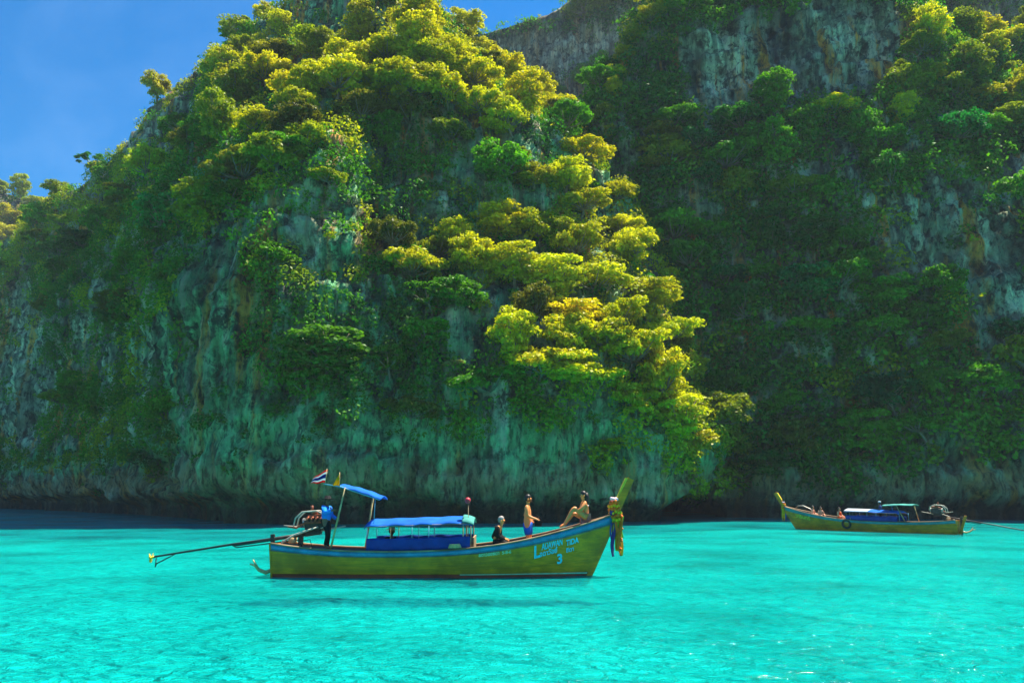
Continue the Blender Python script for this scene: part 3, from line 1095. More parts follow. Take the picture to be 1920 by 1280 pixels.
M_VEST = cloth_mat('green_life_vest', (0.12, 0.50, 0.08), 0.05)


class Hull:
    US = [0, .08, .2, .4, .55, .7, .82, .92, 1]
    HB = [.72, .88, 1.0, 1.06, 1.05, .95, .72, .40, .05]
    SH = [1.10, .96, .86, .84, .91, 1.12, 1.44, 1.76, 2.06]

    def __init__(self, dx=0.0):
        self.zb = -0.35

    def hb(self, u):
        return np.interp(u, self.US, self.HB)

    def sheer(self, u):
        return np.interp(u, self.US, self.SH)

    def P(self, u, v, side=-1, off=0.0):
        x0 = -5.50 - 0.10 * v
        x1 = 5.20 + 1.12 * v
        x = x0 + (x1 - x0) * u
        e = 1.0 - 0.5 * max(0, (u - 0.6) / 0.4)
        fl = 0.66 + 0.34 * (max(v, 0) ** 0.75)
        fl = fl * e + v * (1 - e) * 1.0 + 0.12 * (1 - e) * (1 - v)
        y = self.hb(u) * fl + off
        z = self.zb + v * (self.sheer(u) - self.zb)
        return (x, side * y, z)

    def y_at(self, x, z):
        u = 0.5
        v = 0.5
        for _ in range(8):
            v = (z - self.zb) / (self.sheer(u) - self.zb)
            x0, x1 = -5.50 - 0.10 * v, 5.20 + 1.12 * v
            u = min(1, max(0, (x - x0) / (x1 - x0)))
        return abs(self.P(u, v)[1])


# smooth the station tables
for nm in ('HB', 'SH'):
    uu = np.linspace(0, 1, 81)
    t = np.interp(uu, Hull.US, getattr(Hull, nm))
    for _ in range(60):
        t[1:-1] = .25 * t[:-2] + .5 * t[1:-1] + .25 * t[2:]
    setattr(Hull, nm, list(t))
Hull.US = list(np.linspace(0, 1, 81))
HULL = Hull()


def strip(hull, v0, v1, side, off, thick, u0=0.0, u1=1.0, nu=44, nv=2):
    """a bent plank between two lines on the hull side, with real thickness"""
    V, Fq = [], []
    us = np.linspace(u0, u1, nu)
    fa = v0 if callable(v0) else (lambda u, c=v0: c)
    fb = v1 if callable(v1) else (lambda u, c=v1: c)
    for o in (off, off - thick):
        for u in us:
            for v in np.linspace(fa(u), fb(u), nv + 1):
                V.append(hull.P(u, v, side, o))
    m = nv + 1
    base = nu * m
    for i in range(nu - 1):
        for j in range(nv):
            a = i * m + j
            Fq.append((a, a + m, a + m + 1, a + 1))
            b = base + a
            Fq.append((b, b + 1, b + m + 1, b + m))
        for j in (0, nv):
            a = i * m + j
            Fq.append((a, a + m, base + a + m, base + a))
    for i in (0, nu - 1):
        for j in range(nv):
            a = i * m + j
            Fq.append((a, a + 1, base + a + 1, base + a))
    return V, Fq


def recalc(me):
    bm = bmesh.new(); bm.from_mesh(me)
    bmesh.ops.recalc_face_normals(bm, faces=bm.faces)
    bm.to_mesh(me); bm.free()
    return me


def part(name, geo, mat, parent, smooth=True):
    me = recalc(mesh_py(name, geo[0], geo[1], [mat], smooth))
    return link(name, me, parent)


def box(c, s, rot=None):
    V = [Vector((x * s[0] / 2, y * s[1] / 2, z * s[2] / 2)) for x in (-1, 1) for y in (-1, 1) for z in (-1, 1)]
    if rot is not None:
        V = [rot @ v for v in V]
    V = [tuple(v + Vector(c)) for v in V]
    return V, [(0, 1, 3, 2), (4, 6, 7, 5), (0, 4, 5, 1), (2, 3, 7, 6), (0, 2, 6, 4), (1, 5, 7, 3)]


def bevel_box(name, c, s, mat, parent, rot=None, w=0.02):
    me = mesh_py(name, *box(c, s, rot), [mat])
    bm = bmesh.new(); bm.from_mesh(me)
    bmesh.ops.recalc_face_normals(bm, faces=bm.faces)
    bmesh.ops.bevel(bm, geom=list(bm.edges), offset=w, segments=2, affect='EDGES', profile=0.6)
    bm.to_mesh(me); bm.free()
    return link(name, me, parent)


def ball(c, r, seg=10, squash=1.0):
    V, Fq = [], []
    rings = seg // 2 + 1
    for i in range(rings + 1):
        th = math.pi * i / rings
        for j in range(seg):
            ph = 2 * math.pi * j / seg
            V.append((c[0] + r * math.sin(th) * math.cos(ph), c[1] + r * math.sin(th) * math.sin(ph), c[2] + r * squash * math.cos(th)))
    for i in range(rings):
        for j in range(seg):
            j2 = (j + 1) % seg
            Fq.append((i * seg + j, i * seg + j2, (i + 1) * seg + j2, (i + 1) * seg + j))
    return V, Fq


def sweep_sheer(hull, side, dz, w, h, off, u0=0, u1=1, nu=50):
    V, Fq = [], []
    for u in np.linspace(u0, u1, nu):
        x, y, z = hull.P(u, 1.0, side, off)
        for yy, zz in ((0, 0), (-w, 0), (-w, h), (0, h)):
            V.append((x, y + side * yy, z + dz + zz))
    for i in range(nu - 1):
        for s in range(4):
            s2 = (s + 1) % 4
            Fq.append((i * 4 + s, i * 4 + s2, i * 4 + 4 + s2, i * 4 + 4 + s))
    Fq += [(0, 1, 2, 3), tuple((nu - 1) * 4 + i for i in range(4))]
    return V, Fq


def sheet(f, nu, nv, thick):
    """a curved cloth or board of real thickness; f(a,b) with a,b in 0..1"""
    V, Fq = [], []
    top = [[Vector(f(i / (nu - 1), j / (nv - 1))) for j in range(nv)] for i in range(nu)]
    for lay in (0, 1):
        for i in range(nu):
            for j in range(nv):
                V.append(tuple(top[i][j] - Vector((0, 0, thick * lay)) if True else None))
    b = nu * nv
    for i in range(nu - 1):
        for j in range(nv - 1):
            a = i * nv + j
            Fq.append((a, a + 1, a + nv + 1, a + nv))
            Fq.append((b + a, b + a + nv, b + a + nv + 1, b + a + 1))
    for i in range(nu - 1):
        for j in (0, nv - 1):
            a = i * nv + j
            Fq.append((a, a + nv, b + a + nv, b + a))
    for j in range(nv - 1):
        for i in (0, nu - 1):
            a = i * nv + j
            Fq.append((a, a + 1, b + a + 1, b + a))
    return V, Fq


def text_mesh(txt, size, mat, hull, x0, z0, slope, side, name, parent, squeeze=1.0):
    """painted letters laid onto the hull side"""
    cu = bpy.data.curves.new(name, 'FONT')
    cu.body = txt
    cu.size = size
    cu.offset = size * 0.03
    cu.resolution_u = 3
    ob = bpy.data.objects.new('tmp', cu)
    C.objects.link(ob)
    dg = bpy.context.evaluated_depsgraph_get()
    me = bpy.data.meshes.new_from_object(ob.evaluated_get(dg))
    bpy.data.objects.remove(ob)
    for v in me.vertices:
        x = x0 + v.co.x * squeeze * (-side if side < 0 else -1)
        z = z0 + v.co.y + slope * (x - x0)
        v.co = (x, side * (hull.y_at(x, z) + 0.034), z)
    me.materials.clear()
    me.materials.append(mat)
    me.name = name
    return link(name, me, parent)


def make_boat(label, loc, yaw, hullmat, railmat, style):
    b = empty('longtail_boat', loc, (0, 0, yaw))
    tag(b, label, 'boat')
    h = HULL
    vb = lambda u: 0.47 / (float(h.sheer(u)) + 0.35)            # paint line a hand above the water
    ve = lambda f, d: (lambda u: vb(u) + (0.86 - vb(u)) * f + d)
    for s in (-1, 1):
        part('bottom_planking', strip(h, 0.0, vb, s, 0.0, 0.05), M_BOTTOM if style == 1 else M_HULL2, b)
        for i in range(4):
            part('plank', strip(h, ve(i / 4, 0.0008), ve((i + 1) / 4, -0.0008), s, 0.012, 0.05), hullmat, b, False)
        part('sheer_strake', strip(h, 0.866, 0.995, s, 0.022, 0.05), railmat, b)
        part('rubbing_strip', strip(h, 0.845, 0.868, s, 0.045, 0.06), M_CAP if style == 1 else railmat, b)
        part('gunwale', sweep_sheer(h, s, 0.0, 0.16, 0.05, 0.05), M_CAP, b)
        part('inner_planking', strip(h, 0.25, 0.99, s, -0.06, 0.02), M_INNER, b)
        if style == 1:
            part('bow_stripe', strip(h, ve(0, -0.022), ve(0, -0.002), s, 0.012, 0.03, 0.58, 0.99), M_PALETXT, b)
    # transom with a sternpost
    V = [h.P(0, v, s, 0.03) for v in (0, .15, .3, .6, 1.0) for s in (-1, 1)]
    V2 = [(x + 0.06, y, z) for x, y, z in V]
    Fq = []
    for i in range(4):
        a = 2 * i
        Fq += [(a, a + 1, a + 3, a + 2), (10 + a, 10 + a + 2, 10 + a + 3, 10 + a + 1), (a, a + 2, 12 + a, 10 + a), (a + 1, 11 + a, 13 + a, a + 3)]
    Fq += [(0, 10, 11, 1), (8, 9, 19, 18)]
    V = [(x - 0.03, y, z) for x, y, z in V] + [(x - 0.03, y, z) for x, y, z in V2]
    part('transom', (V, Fq), hullmat, b, False)
    bevel_box('sternpost', (-5.70, 0, 0.55), (0.14, 0.12, 1.7), M_DKIRON, b, Matrix.Rotation(-0.06, 3, 'Y'))
    # decks
    def deck(u0, u1, zf, name, mat):
        def f(a, c):
            u = u0 + (u1 - u0) * a
            z = zf(u)
            v = (z - h.zb) / (h.sheer(u) - h.zb)
            x, y, zz = h.P(u, v, 1, -0.09)
            return (x, y * (2 * c - 1), z)
        return part(name, sheet(f, 20, 3, 0.04), mat, b, False)
    deck(0.02, 0.30, lambda u: float(h.sheer(u)) - 0.12, 'stern_deck', M_DECK)
    deck(0.30, 0.72, lambda u: 0.22, 'floor', M_DECK)
    deck(0.72, 0.985, lambda u: float(h.sheer(u)) - 0.14, 'foredeck', M_DECK)
    for u in (0.36, 0.44, 0.52, 0.60):
        x, y, z = h.P(u, 0.62, 1, -0.1)
        bevel_box('thwart', (x, 0, z), (0.26, 2 * y, 0.04), M_CAP, b, None, 0.008)
    # stem and tall prow post
    path = [(5.16, -0.36, .16), (5.45, 0.15, .18), (5.85, 1.0, .20), (6.22, 1.85, .24), (6.48, 2.42, .24), (6.68, 2.85, .25), (6.92, 3.32, .22)]
    V, Fq = [], []
    for i, (x, z, w) in enumerate(path):
        t = 0.055 if i < 3 else 0.065
        px, pz = path[max(i - 1, 0)][:2]; qx, qz = path[min(i + 1, len(path) - 1)][:2]
        L = math.hypot(qx - px, qz - pz); nx, nz = (qz - pz) / L, -(qx - px) / L
        for yy in (-t, t):
            V.append((x - nx * w * 0.45, yy, z - nz * w * 0.45))
            V.append((x + nx * w * 0.55, yy, z + nz * w * 0.55))
    for i in range(len(path) - 1):
        a = 4 * i
        Fq += [(a, a + 1, a + 5, a + 4), (a + 2, a + 6, a + 7, a + 3), (a, a + 4, a + 6, a + 2), (a + 1, a + 3, a + 7, a + 5)]
    Fq += [(0, 2, 3, 1), (24, 25, 27, 26)]
    st = part('stem_post', (V, Fq), hullmat, b, False)
    V, Fq = [], []
    for x, z, w in ((6.52, 2.62, .03), (6.66, 2.93, .07), (6.84, 3.30, .09)):
        for yy in (-0.075, 0.075):
            V += [(x - 0.11, yy, z + 0.05), (x - 0.11 + w, yy, z + 0.03)]
    for i in range(2):
        a = 4 * i
        Fq += [(a, a + 1, a + 5, a + 4), (a + 2, a + 6, a + 7, a + 3), (a, a + 4, a + 6, a + 2), (a + 1, a + 3, a + 7, a + 5)]
    Fq += [(0, 2, 3, 1), (8, 9, 11, 10)]
    part('prow_facing', (V, Fq), M_GOLD, st, False)
    # main canopy
    x0, x1, zl, zr = (-2.36, 1.32, 1.72, 1.84) if style == 1 else (-2.20, 1.40, 1.62, 1.72)
    def roof(a, c):
        y = (2 * c - 1) * 0.98
        sag = 0.02 * math.sin(a * 25) - 0.025 * abs(math.sin(a * math.pi * 4))
        endd = -0.10 * max(0, (abs(2 * a - 1) - 0.90) / 0.10) ** 2
        return (x0 + (x1 - x0) * a, y, zl + (zr - zl) * a + 0.20 * (1 - (2 * c - 1) ** 2) + sag * (0.4 + abs(2 * c - 1)) + endd)
    rf = part('canopy_roof', sheet(roof, 34, 11, 0.035), M_TARP, b)
    if style == 1:
        part('canopy_front_roll', sheet(lambda a, c: (x1 - 0.34 + 0.40 * a, (2 * c - 1) * 1.0, zr + 0.03 + 0.20 * (1 - (2 * c - 1) ** 2) - 0.10 * a * a), 8, 11, 0.03), M_TARP_T, rf)
    else:
        part('canopy_patch', sheet(lambda a, c: (x1 - 1.6 + 1.62 * a, (2 * c - 1) * 1.0, zr + 0.02 - 0.04 * (1 - a) + 0.20 * (1 - (2 * c - 1) ** 2)), 10, 11, 0.02), M_TARP_W, rf)
    for s in (-1, 1):
        part('canopy_rail', tube([(x0 + 0.05, s * 0.97, zl - 0.05), (0, s * 0.97, (zl + zr) / 2 - 0.03), (x1 - 0.05, s * 0.97, zr - 0.05)], [.016] * 3), M_CAP, b)
    posts = [(-2.25, .016, M_ROD), (-1.45, .014, M_CAP), (-0.72, .014, M_ROD), (-0.15, .018, M_ROD), (1.02, .026, M_BAMBOO), (1.28, .022, M_CAP)]
    for x, r, m in posts:
        for s in (-1, 1):
            z = zl + (zr - zl) * (x - x0) / (x1 - x0)
            u = (x + 5.5) / 11.6
            part('canopy_post', tube([(x, s * (h.hb(u) - 0.08), float(h.sheer(u)) - 0.05), (x, s * 0.95, z - 0.02)], [r, r], 8), m, b)
    for s in (-1, 1):
        def curt(a, c):
            x = x0 + 0.10 + (x1 - x0 - 0.16) * a
            u = (x + 5.5) / 11.6
            top = 1.26 + 0.07 * a + 0.015 * math.sin(a * 22)
            z = float(h.sheer(u)) + 0.03 + (top - float(h.sheer(u))) * c
            return (x, s * (h.hb(u) - 0.05 + 0.02 * math.sin(a * 40 + c * 2)), z)
        V, Fq = sheet(curt, 40, 5, 0.0)
        n = len(V) // 2
        V = V[:n] + [(x, y - s * 0.02, z) for x, y, z in V[n:]]
        part('side_curtain', (V, Fq), M_TARP_D, b)
    bevel_box('canopy_end_board', (1.36, 0, 1.12), (0.05, 1.7, 0.42), M_CAP, b, None, 0.01)
    # stern awning on slanted bamboo
    if style == 1:
        A, B, m_r = (-3.35, 3.03), (-1.86, 2.60), M_TARP
        poles = [((-3.50, 0.93), (-3.12, 3.00)), ((-2.62, 0.88), (-2.38, 2.70))]
    else:
        A, B, m_r = (-3.05, 2.25), (-1.10, 2.20), M_TARP_T
        poles = [((-2.55, 0.9), (-2.05, 2.22)), ((-2.95, 0.9), (-2.75, 2.24))]
    def awn(a, c):
        t = (2 * c - 1)
        return (A[0] + (B[0] - A[0]) * a, t * 0.72, A[1] + (B[1] - A[1]) * a + 0.10 * (1 - t * t) + 0.05 * math.sin(a * 3.14) + 0.01 * math.sin(a * 20))
    part('stern_awning', sheet(awn, 18, 9, 0.04), m_r, b)
    for (xa, za), (xb, zb) in poles:
        for s in ((-1,) if xa < -2.7 else (1,)):
            part('awning_pole', tube([(xa, s * 0.80, za), ((xa + xb) / 2, s * 0.75, (za + zb) / 2), (xb, s * 0.70, zb)], [.036, .033, .030], 8), M_BAMBOO, b)
    part('awning_stay', tube([(B[0] - 0.2, -0.68, B[1] - 0.02), (B[0] - 0.2, -0.80, 1.75)], [.014] * 2), M_ROD, b)
    if style == 1:
        part('awning_boom', tube([(-3.86, -0.72, 3.12), (-3.3, -0.71, 3.03), (-1.9, -0.70, 2.58)], [.022] * 3), M_ROD, b)
        # tall thin pole with a red float at the canopy's front end
        ms = part('float_pole', tube([(1.18, -0.55, 0.9), (1.16, -0.55, 2.50)], [.014, .012], 6), M_CAP, b)
        part('red_float', ball((1.14, -0.55, 2.56), 0.105, 12), M_RED, ms)
        part('handrail', tube([(-4.55, -0.86, 1.02), (-4.45, -0.86, 1.22), (-4.2, -0.88, 1.26), (-4.1, -0.88, 0.98)], [.014] * 4), M_DKIRON, b)
        text_mesh('L', 0.58, M_CYANTXT, h, 3.42, 0.62, 0.25, -1, 'lettering', b, 0.8)
        text_mesh('ADAWAN', 0.34, M_CYANTXT, h, 3.70, 0.90, 0.24, -1, 'lettering', b, 0.47)
        text_mesh('TIDA', 0.27, M_CYANTXT, h, 4.55, 1.03, 0.24, -1, 'lettering', b, 0.72)
        text_mesh('ลดาวัลย์', 0.24, M_CYANTXT, h, 3.62, 0.67, 0.24, -1, 'lettering', b, 0.8)
        text_mesh('ธิดา', 0.20, M_CYANTXT, h, 4.55, 0.80, 0.24, -1, 'lettering', b, 0.9)
        text_mesh('3', 0.46, M_CYANTXT, h, 4.22, 0.42, 0.18, -1, 'lettering', b, 0.95)
        text_mesh('ลดาวัลย์ธิดา  5-8-6', 0.16, M_PALETXT, h, 1.55, 0.70, 0.10, -1, 'lettering', b, 0.92)
    else:
        text_mesh('วารินทร์', 0.42, M_YELTXT, h, 5.30, 1.10, 0.20, 1, 'lettering', b, 0.95)
        # bent grey rod of a folded sunshade at the bow
        part('sunshade_rod', tube([(3.9, -0.3, 1.35), (4.4, -0.3, 1.85), (4.9, -0.3, 2.12), (5.3, -0.3, 2.12), (5.5, -0.3, 1.92)], [.05, .05, .06, .05, .03], 8), M_STEEL, b)
    # engine-side step and curled timber at the stern waterline
    part('stern_hook', tube([(-5.6, -0.2, 0.22), (-5.85, -0.2, 0.12), (-6.08, -0.2, 0.20), (-6.25, -0.2, 0.36), (-6.42, -0.2, 0.40)], [.07, .07, .06, .045, .02], 8), M_ROPE, b)
    part('stern_hook', tube([(-6.08, -0.2, 0.20), (-6.22, -0.25, 0.42), (-6.30, -0.25, 0.55)], [.045, .035, .018], 8), M_ROPE, b)
    if style == 2:
        bevel_box('rudder_board', (-5.85, 0.25, 0.75), (0.16, 0.06, 1.5), M_HULL2, b, Matrix.Rotation(-0.28, 3, 'Y'), 0.015)
    return b


def make_engine(label, boat_loc, yaw, style):
    """car engine on a swivel with the long propeller shaft"""
    R_ = Matrix.Rotation(yaw, 4, 'Z')
    base = Vector(boat_loc) + R_ @ Vector((-4.75, 0, 1.15))
    e = empty('longtail_engine', base, (0, 0, yaw))
    tag(e, label, 'engine')
    o = Vector((-4.75, 0, 1.15))
    L = lambda x, y, z: (x - o.x, y, z - o.z)
    tilt = Matrix.Rotation(-0.14, 3, 'Y')
    bevel_box('mount', L(-4.75, 0, 1.22), (0.16, 0.16, 0.5), M_DKIRON, e)
    bevel_box('engine_block', L(-4.28, 0, 1.72), (0.66, 0.40, 0.40), M_DKIRON, e, tilt, 0.04)
    bevel_box('cylinder_head', L(-4.24, -0.02, 1.99), (0.58, 0.26, 0.16), M_RUST, e, tilt, 0.03)
    bevel_box('oil_sump', L(-4.32, 0, 1.44), (0.56, 0.28, 0.18), M_DKIRON, e, tilt, 0.04)
    for i in range(4):
        part('exhaust_runner', tube([L(-4.48 + 0.16 * i, -0.15, 1.98), L(-4.50 + 0.16 * i, -0.30, 1.94), L(-4.46 + 0.12 * i, -0.30, 1.80)], [.035] * 3, 8), M_RUST, e)
    part('exhaust_pipe', tube([L(-4.0, -0.30, 1.80), L(-4.55, -0.31, 1.80), L(-4.85, -0.3, 1.62), L(-5.15, -0.28, 1.66)], [.035, .04, .035, .03], 8), M_RUST, e)
    for cx, r in ((-3.92, .20), (-4.68, .17)):
        V, Fq = tube([L(cx, 0, 1.78), L(cx + 0.06, 0, 1.79)], [r, r], 16)
        part('flywheel', (V, Fq), M_STEEL, e, False)
    V, Fq = tube([L(-4.30, 0.0, 2.06), L(-4.30, 0, 2.20), L(-4.30, 0, 2.21)], [.11, .12, .06], 12)
    part('air_filter', (V, Fq), M_RUST, e)
    part('filter_stem', tube([L(-4.40, 0, 2.18), L(-4.42, 0, 2.38)], [.045, .05], 8), M_RUST, e)
    # carrying hoop and hoses
    part('hoop', tube([L(-4.98, -0.22, 1.62), L(-4.92, -0.22, 1.95), L(-4.70, -0.22, 2.16), L(-4.2, -0.22, 2.20), L(-3.92, -0.22, 2.08), L(-3.82, -0.22, 1.80)], [.028] * 6, 8), M_HOSE, e)
    part('hoop', tube([L(-4.98, 0.22, 1.62), L(-4.92, 0.22, 1.95), L(-4.70, 0.22, 2.16), L(-4.2, 0.22, 2.20), L(-3.92, 0.22, 2.08), L(-3.82, 0.22, 1.80)], [.028] * 6, 8), M_HOSE, e)
    part('hose', tube([L(-4.1, -0.24, 1.65), L(-4.5, -0.3, 1.52), L(-4.95, -0.3, 1.36), L(-5.3, -0.2, 1.15), L(-5.48, -0.15, 0.98)], [.035] * 5, 8), M_HOSE, e)
    part('hose', tube([L(-3.9, 0.1, 2.0), L(-3.75, -0.1, 1.95), L(-3.78, -0.25, 1.7), L(-4.0, -0.28, 1.6)], [.025] * 4, 8), M_HOSE, e)
    part('fuel_can', tube([L(-5.05, 0.05, 1.08), L(-5.05, 0.05, 1.12), L(-5.05, 0.05, 1.28), L(-5.05, 0.05, 1.31)], [.13, .15, .15, .05], 10), M_ROPE, e)
    # tiller towards the driver, throttle lever
    part('tiller', tube([L(-4.05, 0, 1.52), L(-3.5, -0.1, 1.62), L(-3.15, -0.2, 1.68)], [.03, .026, .022], 8), M_HOSE, e)
    part('throttle_lever', tube([L(-4.7, 0, 1.62), L(-5.35, -0.1, 1.70)], [.02, .016], 6), M_HOSE, e)
    # shaft, its sleeve and bracing, propeller with guard fin
    tail = (-9.90, 0.62) if style == 1 else (-11.4, 0.18)
    zs = lambda x: 1.42 + (tail[1] - 1.42) * (x + 4.4) / (tail[0] + 4.4)
    part('shaft', tube([L(-4.4, 0, 1.42), L((tail[0] - 4.4) / 2, 0, zs((tail[0] - 4.4) / 2) + 0.03), L(tail[0], 0, tail[1])], [.045, .04, .032], 8), M_DKIRON, e)
    part('shaft_sleeve', tube([L(-4.5, 0, zs(-4.5)), L(-7.1, 0, zs(-7.1))], [.065, .06], 8), M_DKIRON, e)
    part('shaft_brace', tube([L(-4.7, 0, zs(-4.7) - 0.16), L(-7.0, 0, zs(-7.0) - 0.10), L(-7.15, 0, zs(-7.15))], [.022] * 3, 6), M_DKIRON, e)
    pr = part('propeller_hub', tube([L(tail[0] + .04, 0, tail[1]), L(tail[0] - .14, 0, tail[1] - .02)], [.05, .03], 8), M_GOLD if style == 1 else M_STEEL, e)
    for i in range(3):
        an = 2 * math.pi * i / 3 + 0.5
        cy, cz = math.cos(an), math.sin(an)
        V = []
        for r, w, tw in ((.03, .03, .5), (.10, .07, .4), (.17, .05, .25), (.19, .01, .2)):
            for s in (-1, 1):
                V.append(L(tail[0] - .06 + s * w * tw, cy * r - cz * s * w, tail[1] + cz * r + cy * s * w))
        V = V + [(x - .012, y, z) for x, y, z in V]
        Fq = []
        for j in range(3):
            a = 2 * j
            Fq += [(a, a + 1, a + 3, a + 2), (8 + a, 10 + a, 11 + a, 9 + a), (a, a + 2, 10 + a, 8 + a), (a + 1, 9 + a, 11 + a, a + 3)]
        Fq += [(0, 8, 9, 1), (6, 7, 15, 14)]
        part('propeller_blade', (V, Fq), M_GOLD if style == 1 else M_STEEL, pr, False)
    part('skeg', tube([L(tail[0] + .75, 0, zs(tail[0] + .75) - .02), L(tail[0] + .15, 0, tail[1] - .22), L(tail[0] + .12, 0, tail[1] - .34), L(tail[0] + .12, 0, tail[1] - .02)], [.018, .022, .022, .018], 6), M_DKIRON, e)
    return e


# ------------------------------------------------------------------ people
def skin_body(name, joints, edges, rad, mat, parent, root, sub=2):
    names = list(joints)
    me = bpy.data.meshes.new(name)
    me.from_pydata([tuple(joints[n]) for n in names], [(names.index(a), names.index(b)) for a, b in edges], [])
    ob = bpy.data.objects.new('tmp', me)
    C.objects.link(ob)
    md = ob.modifiers.new('s', 'SKIN')
    md.use_smooth_shade = True
    md.branch_smoothing = 0.6
    for i, n in enumerate(names):
        sv = me.skin_vertices[0].data[i]
        r = rad[n]
        sv.radius = (r, r) if not isinstance(r, tuple) else r
        sv.use_root = (n == root)
    sb = ob.modifiers.new('b', 'SUBSURF')
    sb.levels = sb.render_levels = sub
    dg = bpy.context.evaluated_depsgraph_get()
    dg.update()
    out = bpy.data.meshes.new_from_object(ob.evaluated_get(dg))
    bpy.data.objects.remove(ob)
    out.materials.clear()
    out.materials.append(mat)
    out.polygons.foreach_set('use_smooth', [True] * len(out.polygons))
    out.name = name
    return link(name, out, parent)


RAD = dict(pelvis=.150, waist=.135, chest=.165, neck0=.062, neck=.055, skull0=.072, skull1=.098, skull2=.092, skull3=.05, nose=.018, chin=.045,
           shl=.085, shr=.085, ell=.055, elr=.055, wrl=.036, wrr=.036, pal=.036, par=.036, hil=.115, hir=.115, knl=.072, knr=.062, anl=.042, anr=.042, tol=.034, tor=.034)
TORSO = [('pelvis', 'waist'), ('waist', 'chest'), ('chest', 'neck0'), ('chest', 'shl'), ('chest', 'shr'), ('pelvis', 'hil'), ('pelvis', 'hir')]
ARMS = [('shl', 'ell'), ('shr', 'elr'), ('ell', 'wrl'), ('elr', 'wrr'), ('wrl', 'pal'), ('wrr', 'par')]
LEGS = [('hil', 'knl'), ('hir', 'knr'), ('knl', 'anl'), ('knr', 'anr'), ('anl', 'tol'), ('anr', 'tor')]
HEAD = [('neck0', 'neck'), ('neck', 'skull0'), ('skull0', 'skull1'), ('skull1', 'skull2'), ('skull2', 'skull3'), ('skull0', 'chin'), ('skull1', 'nose')]


def person(label, loc, yaw, J, skin, clothes, hair, hat=None, head_turn=0.0, scale=1.0, face=True):
    """J holds pelvis, chest, neck0, shoulders, elbows, wrists, hips, knees, ankles in metres; the figure faces +x"""
    p = empty('person', loc, (0, 0, yaw))
    p.scale = (scale,) * 3
    tag(p, label, 'person')
    J = {k: Vector(v) for k, v in J.items()}
    J['waist'] = (J['pelvis'] * 0.5 + J['chest'] * 0.5)
    up = (J['neck0'] - J['chest']).normalized()
    f = Vector((math.cos(head_turn), math.sin(head_turn), 0))
    J['neck'] = J['neck0'] + up * 0.035
    b = J['neck'] - up * 0.012
    J['skull0'] = b + Vector((0, 0, .06)) + f * .02
    J['skull1'] = b + Vector((0, 0, .125)) + f * .015
    J['skull2'] = b + Vector((0, 0, .185)) + f * .005
    J['skull3'] = b + Vector((0, 0, .235))
    J['chin'] = b + Vector((0, 0, .03)) + f * .075
    J['nose'] = b + Vector((0, 0, .11)) + f * .118
    rad = dict(RAD)
    edges = TORSO + ARMS + LEGS + HEAD
    for s in 'lr':
        w = J['wr' + s]; d = (w - J['el' + s]).normalized()
        J['pa' + s] = w + d * 0.075
        side = d.orthogonal().normalized()
        curl = side.cross(d)
        for i in range(5):
            k0, k1 = f'f{s}{i}a', f'f{s}{i}b'
            if i == 4:
                J[k0] = w + d * 0.05 + side * 0.055
                J[k1] = J[k0] + d * 0.03 + side * 0.02
            else:
                J[k0] = J['pa' + s] + d * (0.055 - 0.006 * abs(i - 1.4)) + side * (0.030 - 0.02 * i)
                J[k1] = J[k0] + d * 0.022 + curl * 0.026
            edges = edges + [('pa' + s if i < 4 else 'wr' + s, k0), (k0, k1)]
            rad[k0], rad[k1] = .0095, .008
        an, kn = J['an' + s], J['kn' + s]
        J.setdefault('to' + s, an + Vector((0.17, 0, -0.05)))
    keys = [k for k in J]
    skin_body('body', J, edges, rad, skin, p, 'pelvis')
    for name, eds, grow, mat, over in clothes:
        used = []
        for a, c in eds:
            used += [a, c]
        used = list(dict.fromkeys(used))
        sub = {n: J[n].copy() for n in used}
        for n, (t, toward) in over.items():
            sub[n] = J[n] * (1 - t) + J[toward] * t
        skin_body(name, sub, eds, {n: rad[n] * 1.04 + grow * (0.4 if n[:2] in ('el', 'wr', 'sh') else 1.0) for n in used}, mat, p, used[0])
    c = J['skull1'] + Vector((0, 0, .035)) - f * .018
    if hair is not None:
        mat, long_ = hair
        V, Fq = ball((0, 0, 0), 1.0, 12)
        VV = []
        for v in V:
            q = Vector(v)
            fr = q.dot(f)
            drop = 1.0 if q.z > -0.1 else (0.55 if fr > 0.1 else 1.0)
            VV.append(tuple(c + Vector((q.x * .112, q.y * .106, max(q.z, -0.15 if fr > 0.2 else -0.75) * .118)) - f * (0.02 if fr > 0.35 and q.z < 0.4 else 0)))
        hh = part('hair', (VV, Fq), mat, p)
        if long_:
            back = -f
            part('hair_fall', tube([tuple(c + back * .06 + Vector((0, 0, .04))), tuple(c + back * .10 + Vector((0, 0, -.10))), tuple(c + back * .10 + Vector((0, 0, -.26))), tuple(c + back * .07 + Vector((0, 0, -.40)))], [.085, .085, .07, .03], 10), mat, hh)
    if hat is not None:
        kind, mat = hat
        br = 0.20 if kind == 'brim' else 0.115
        V, Fq = tube([tuple(c + Vector((0, 0, .03))), tuple(c + Vector((0, 0, .045))), tuple(c + Vector((0, 0, .05))), tuple(c + Vector((0, 0, .12))), tuple(c + Vector((0, 0, .145)))], [br, br, .115, .105, .06], 14)
        part('hat', (V, Fq), mat, p)
    if face:
        sd = f.cross(Vector((0, 0, 1)))
        for s in (-1, 1):
            part('eye', ball(tuple(J['skull1'] + f * .088 + sd * (s * .034) + Vector((0, 0, .012))), .011, 6), M_HAIR, p)
            part('ear', ball(tuple(J['skull1'] + sd * (s * .096)), .026, 6, 1.3), skin, p)
        part('mouth', ball(tuple(J['skull0'] + f * .088 + Vector((0, 0, .005))), .018, 6, 0.4), M_RUST, p)
    return p


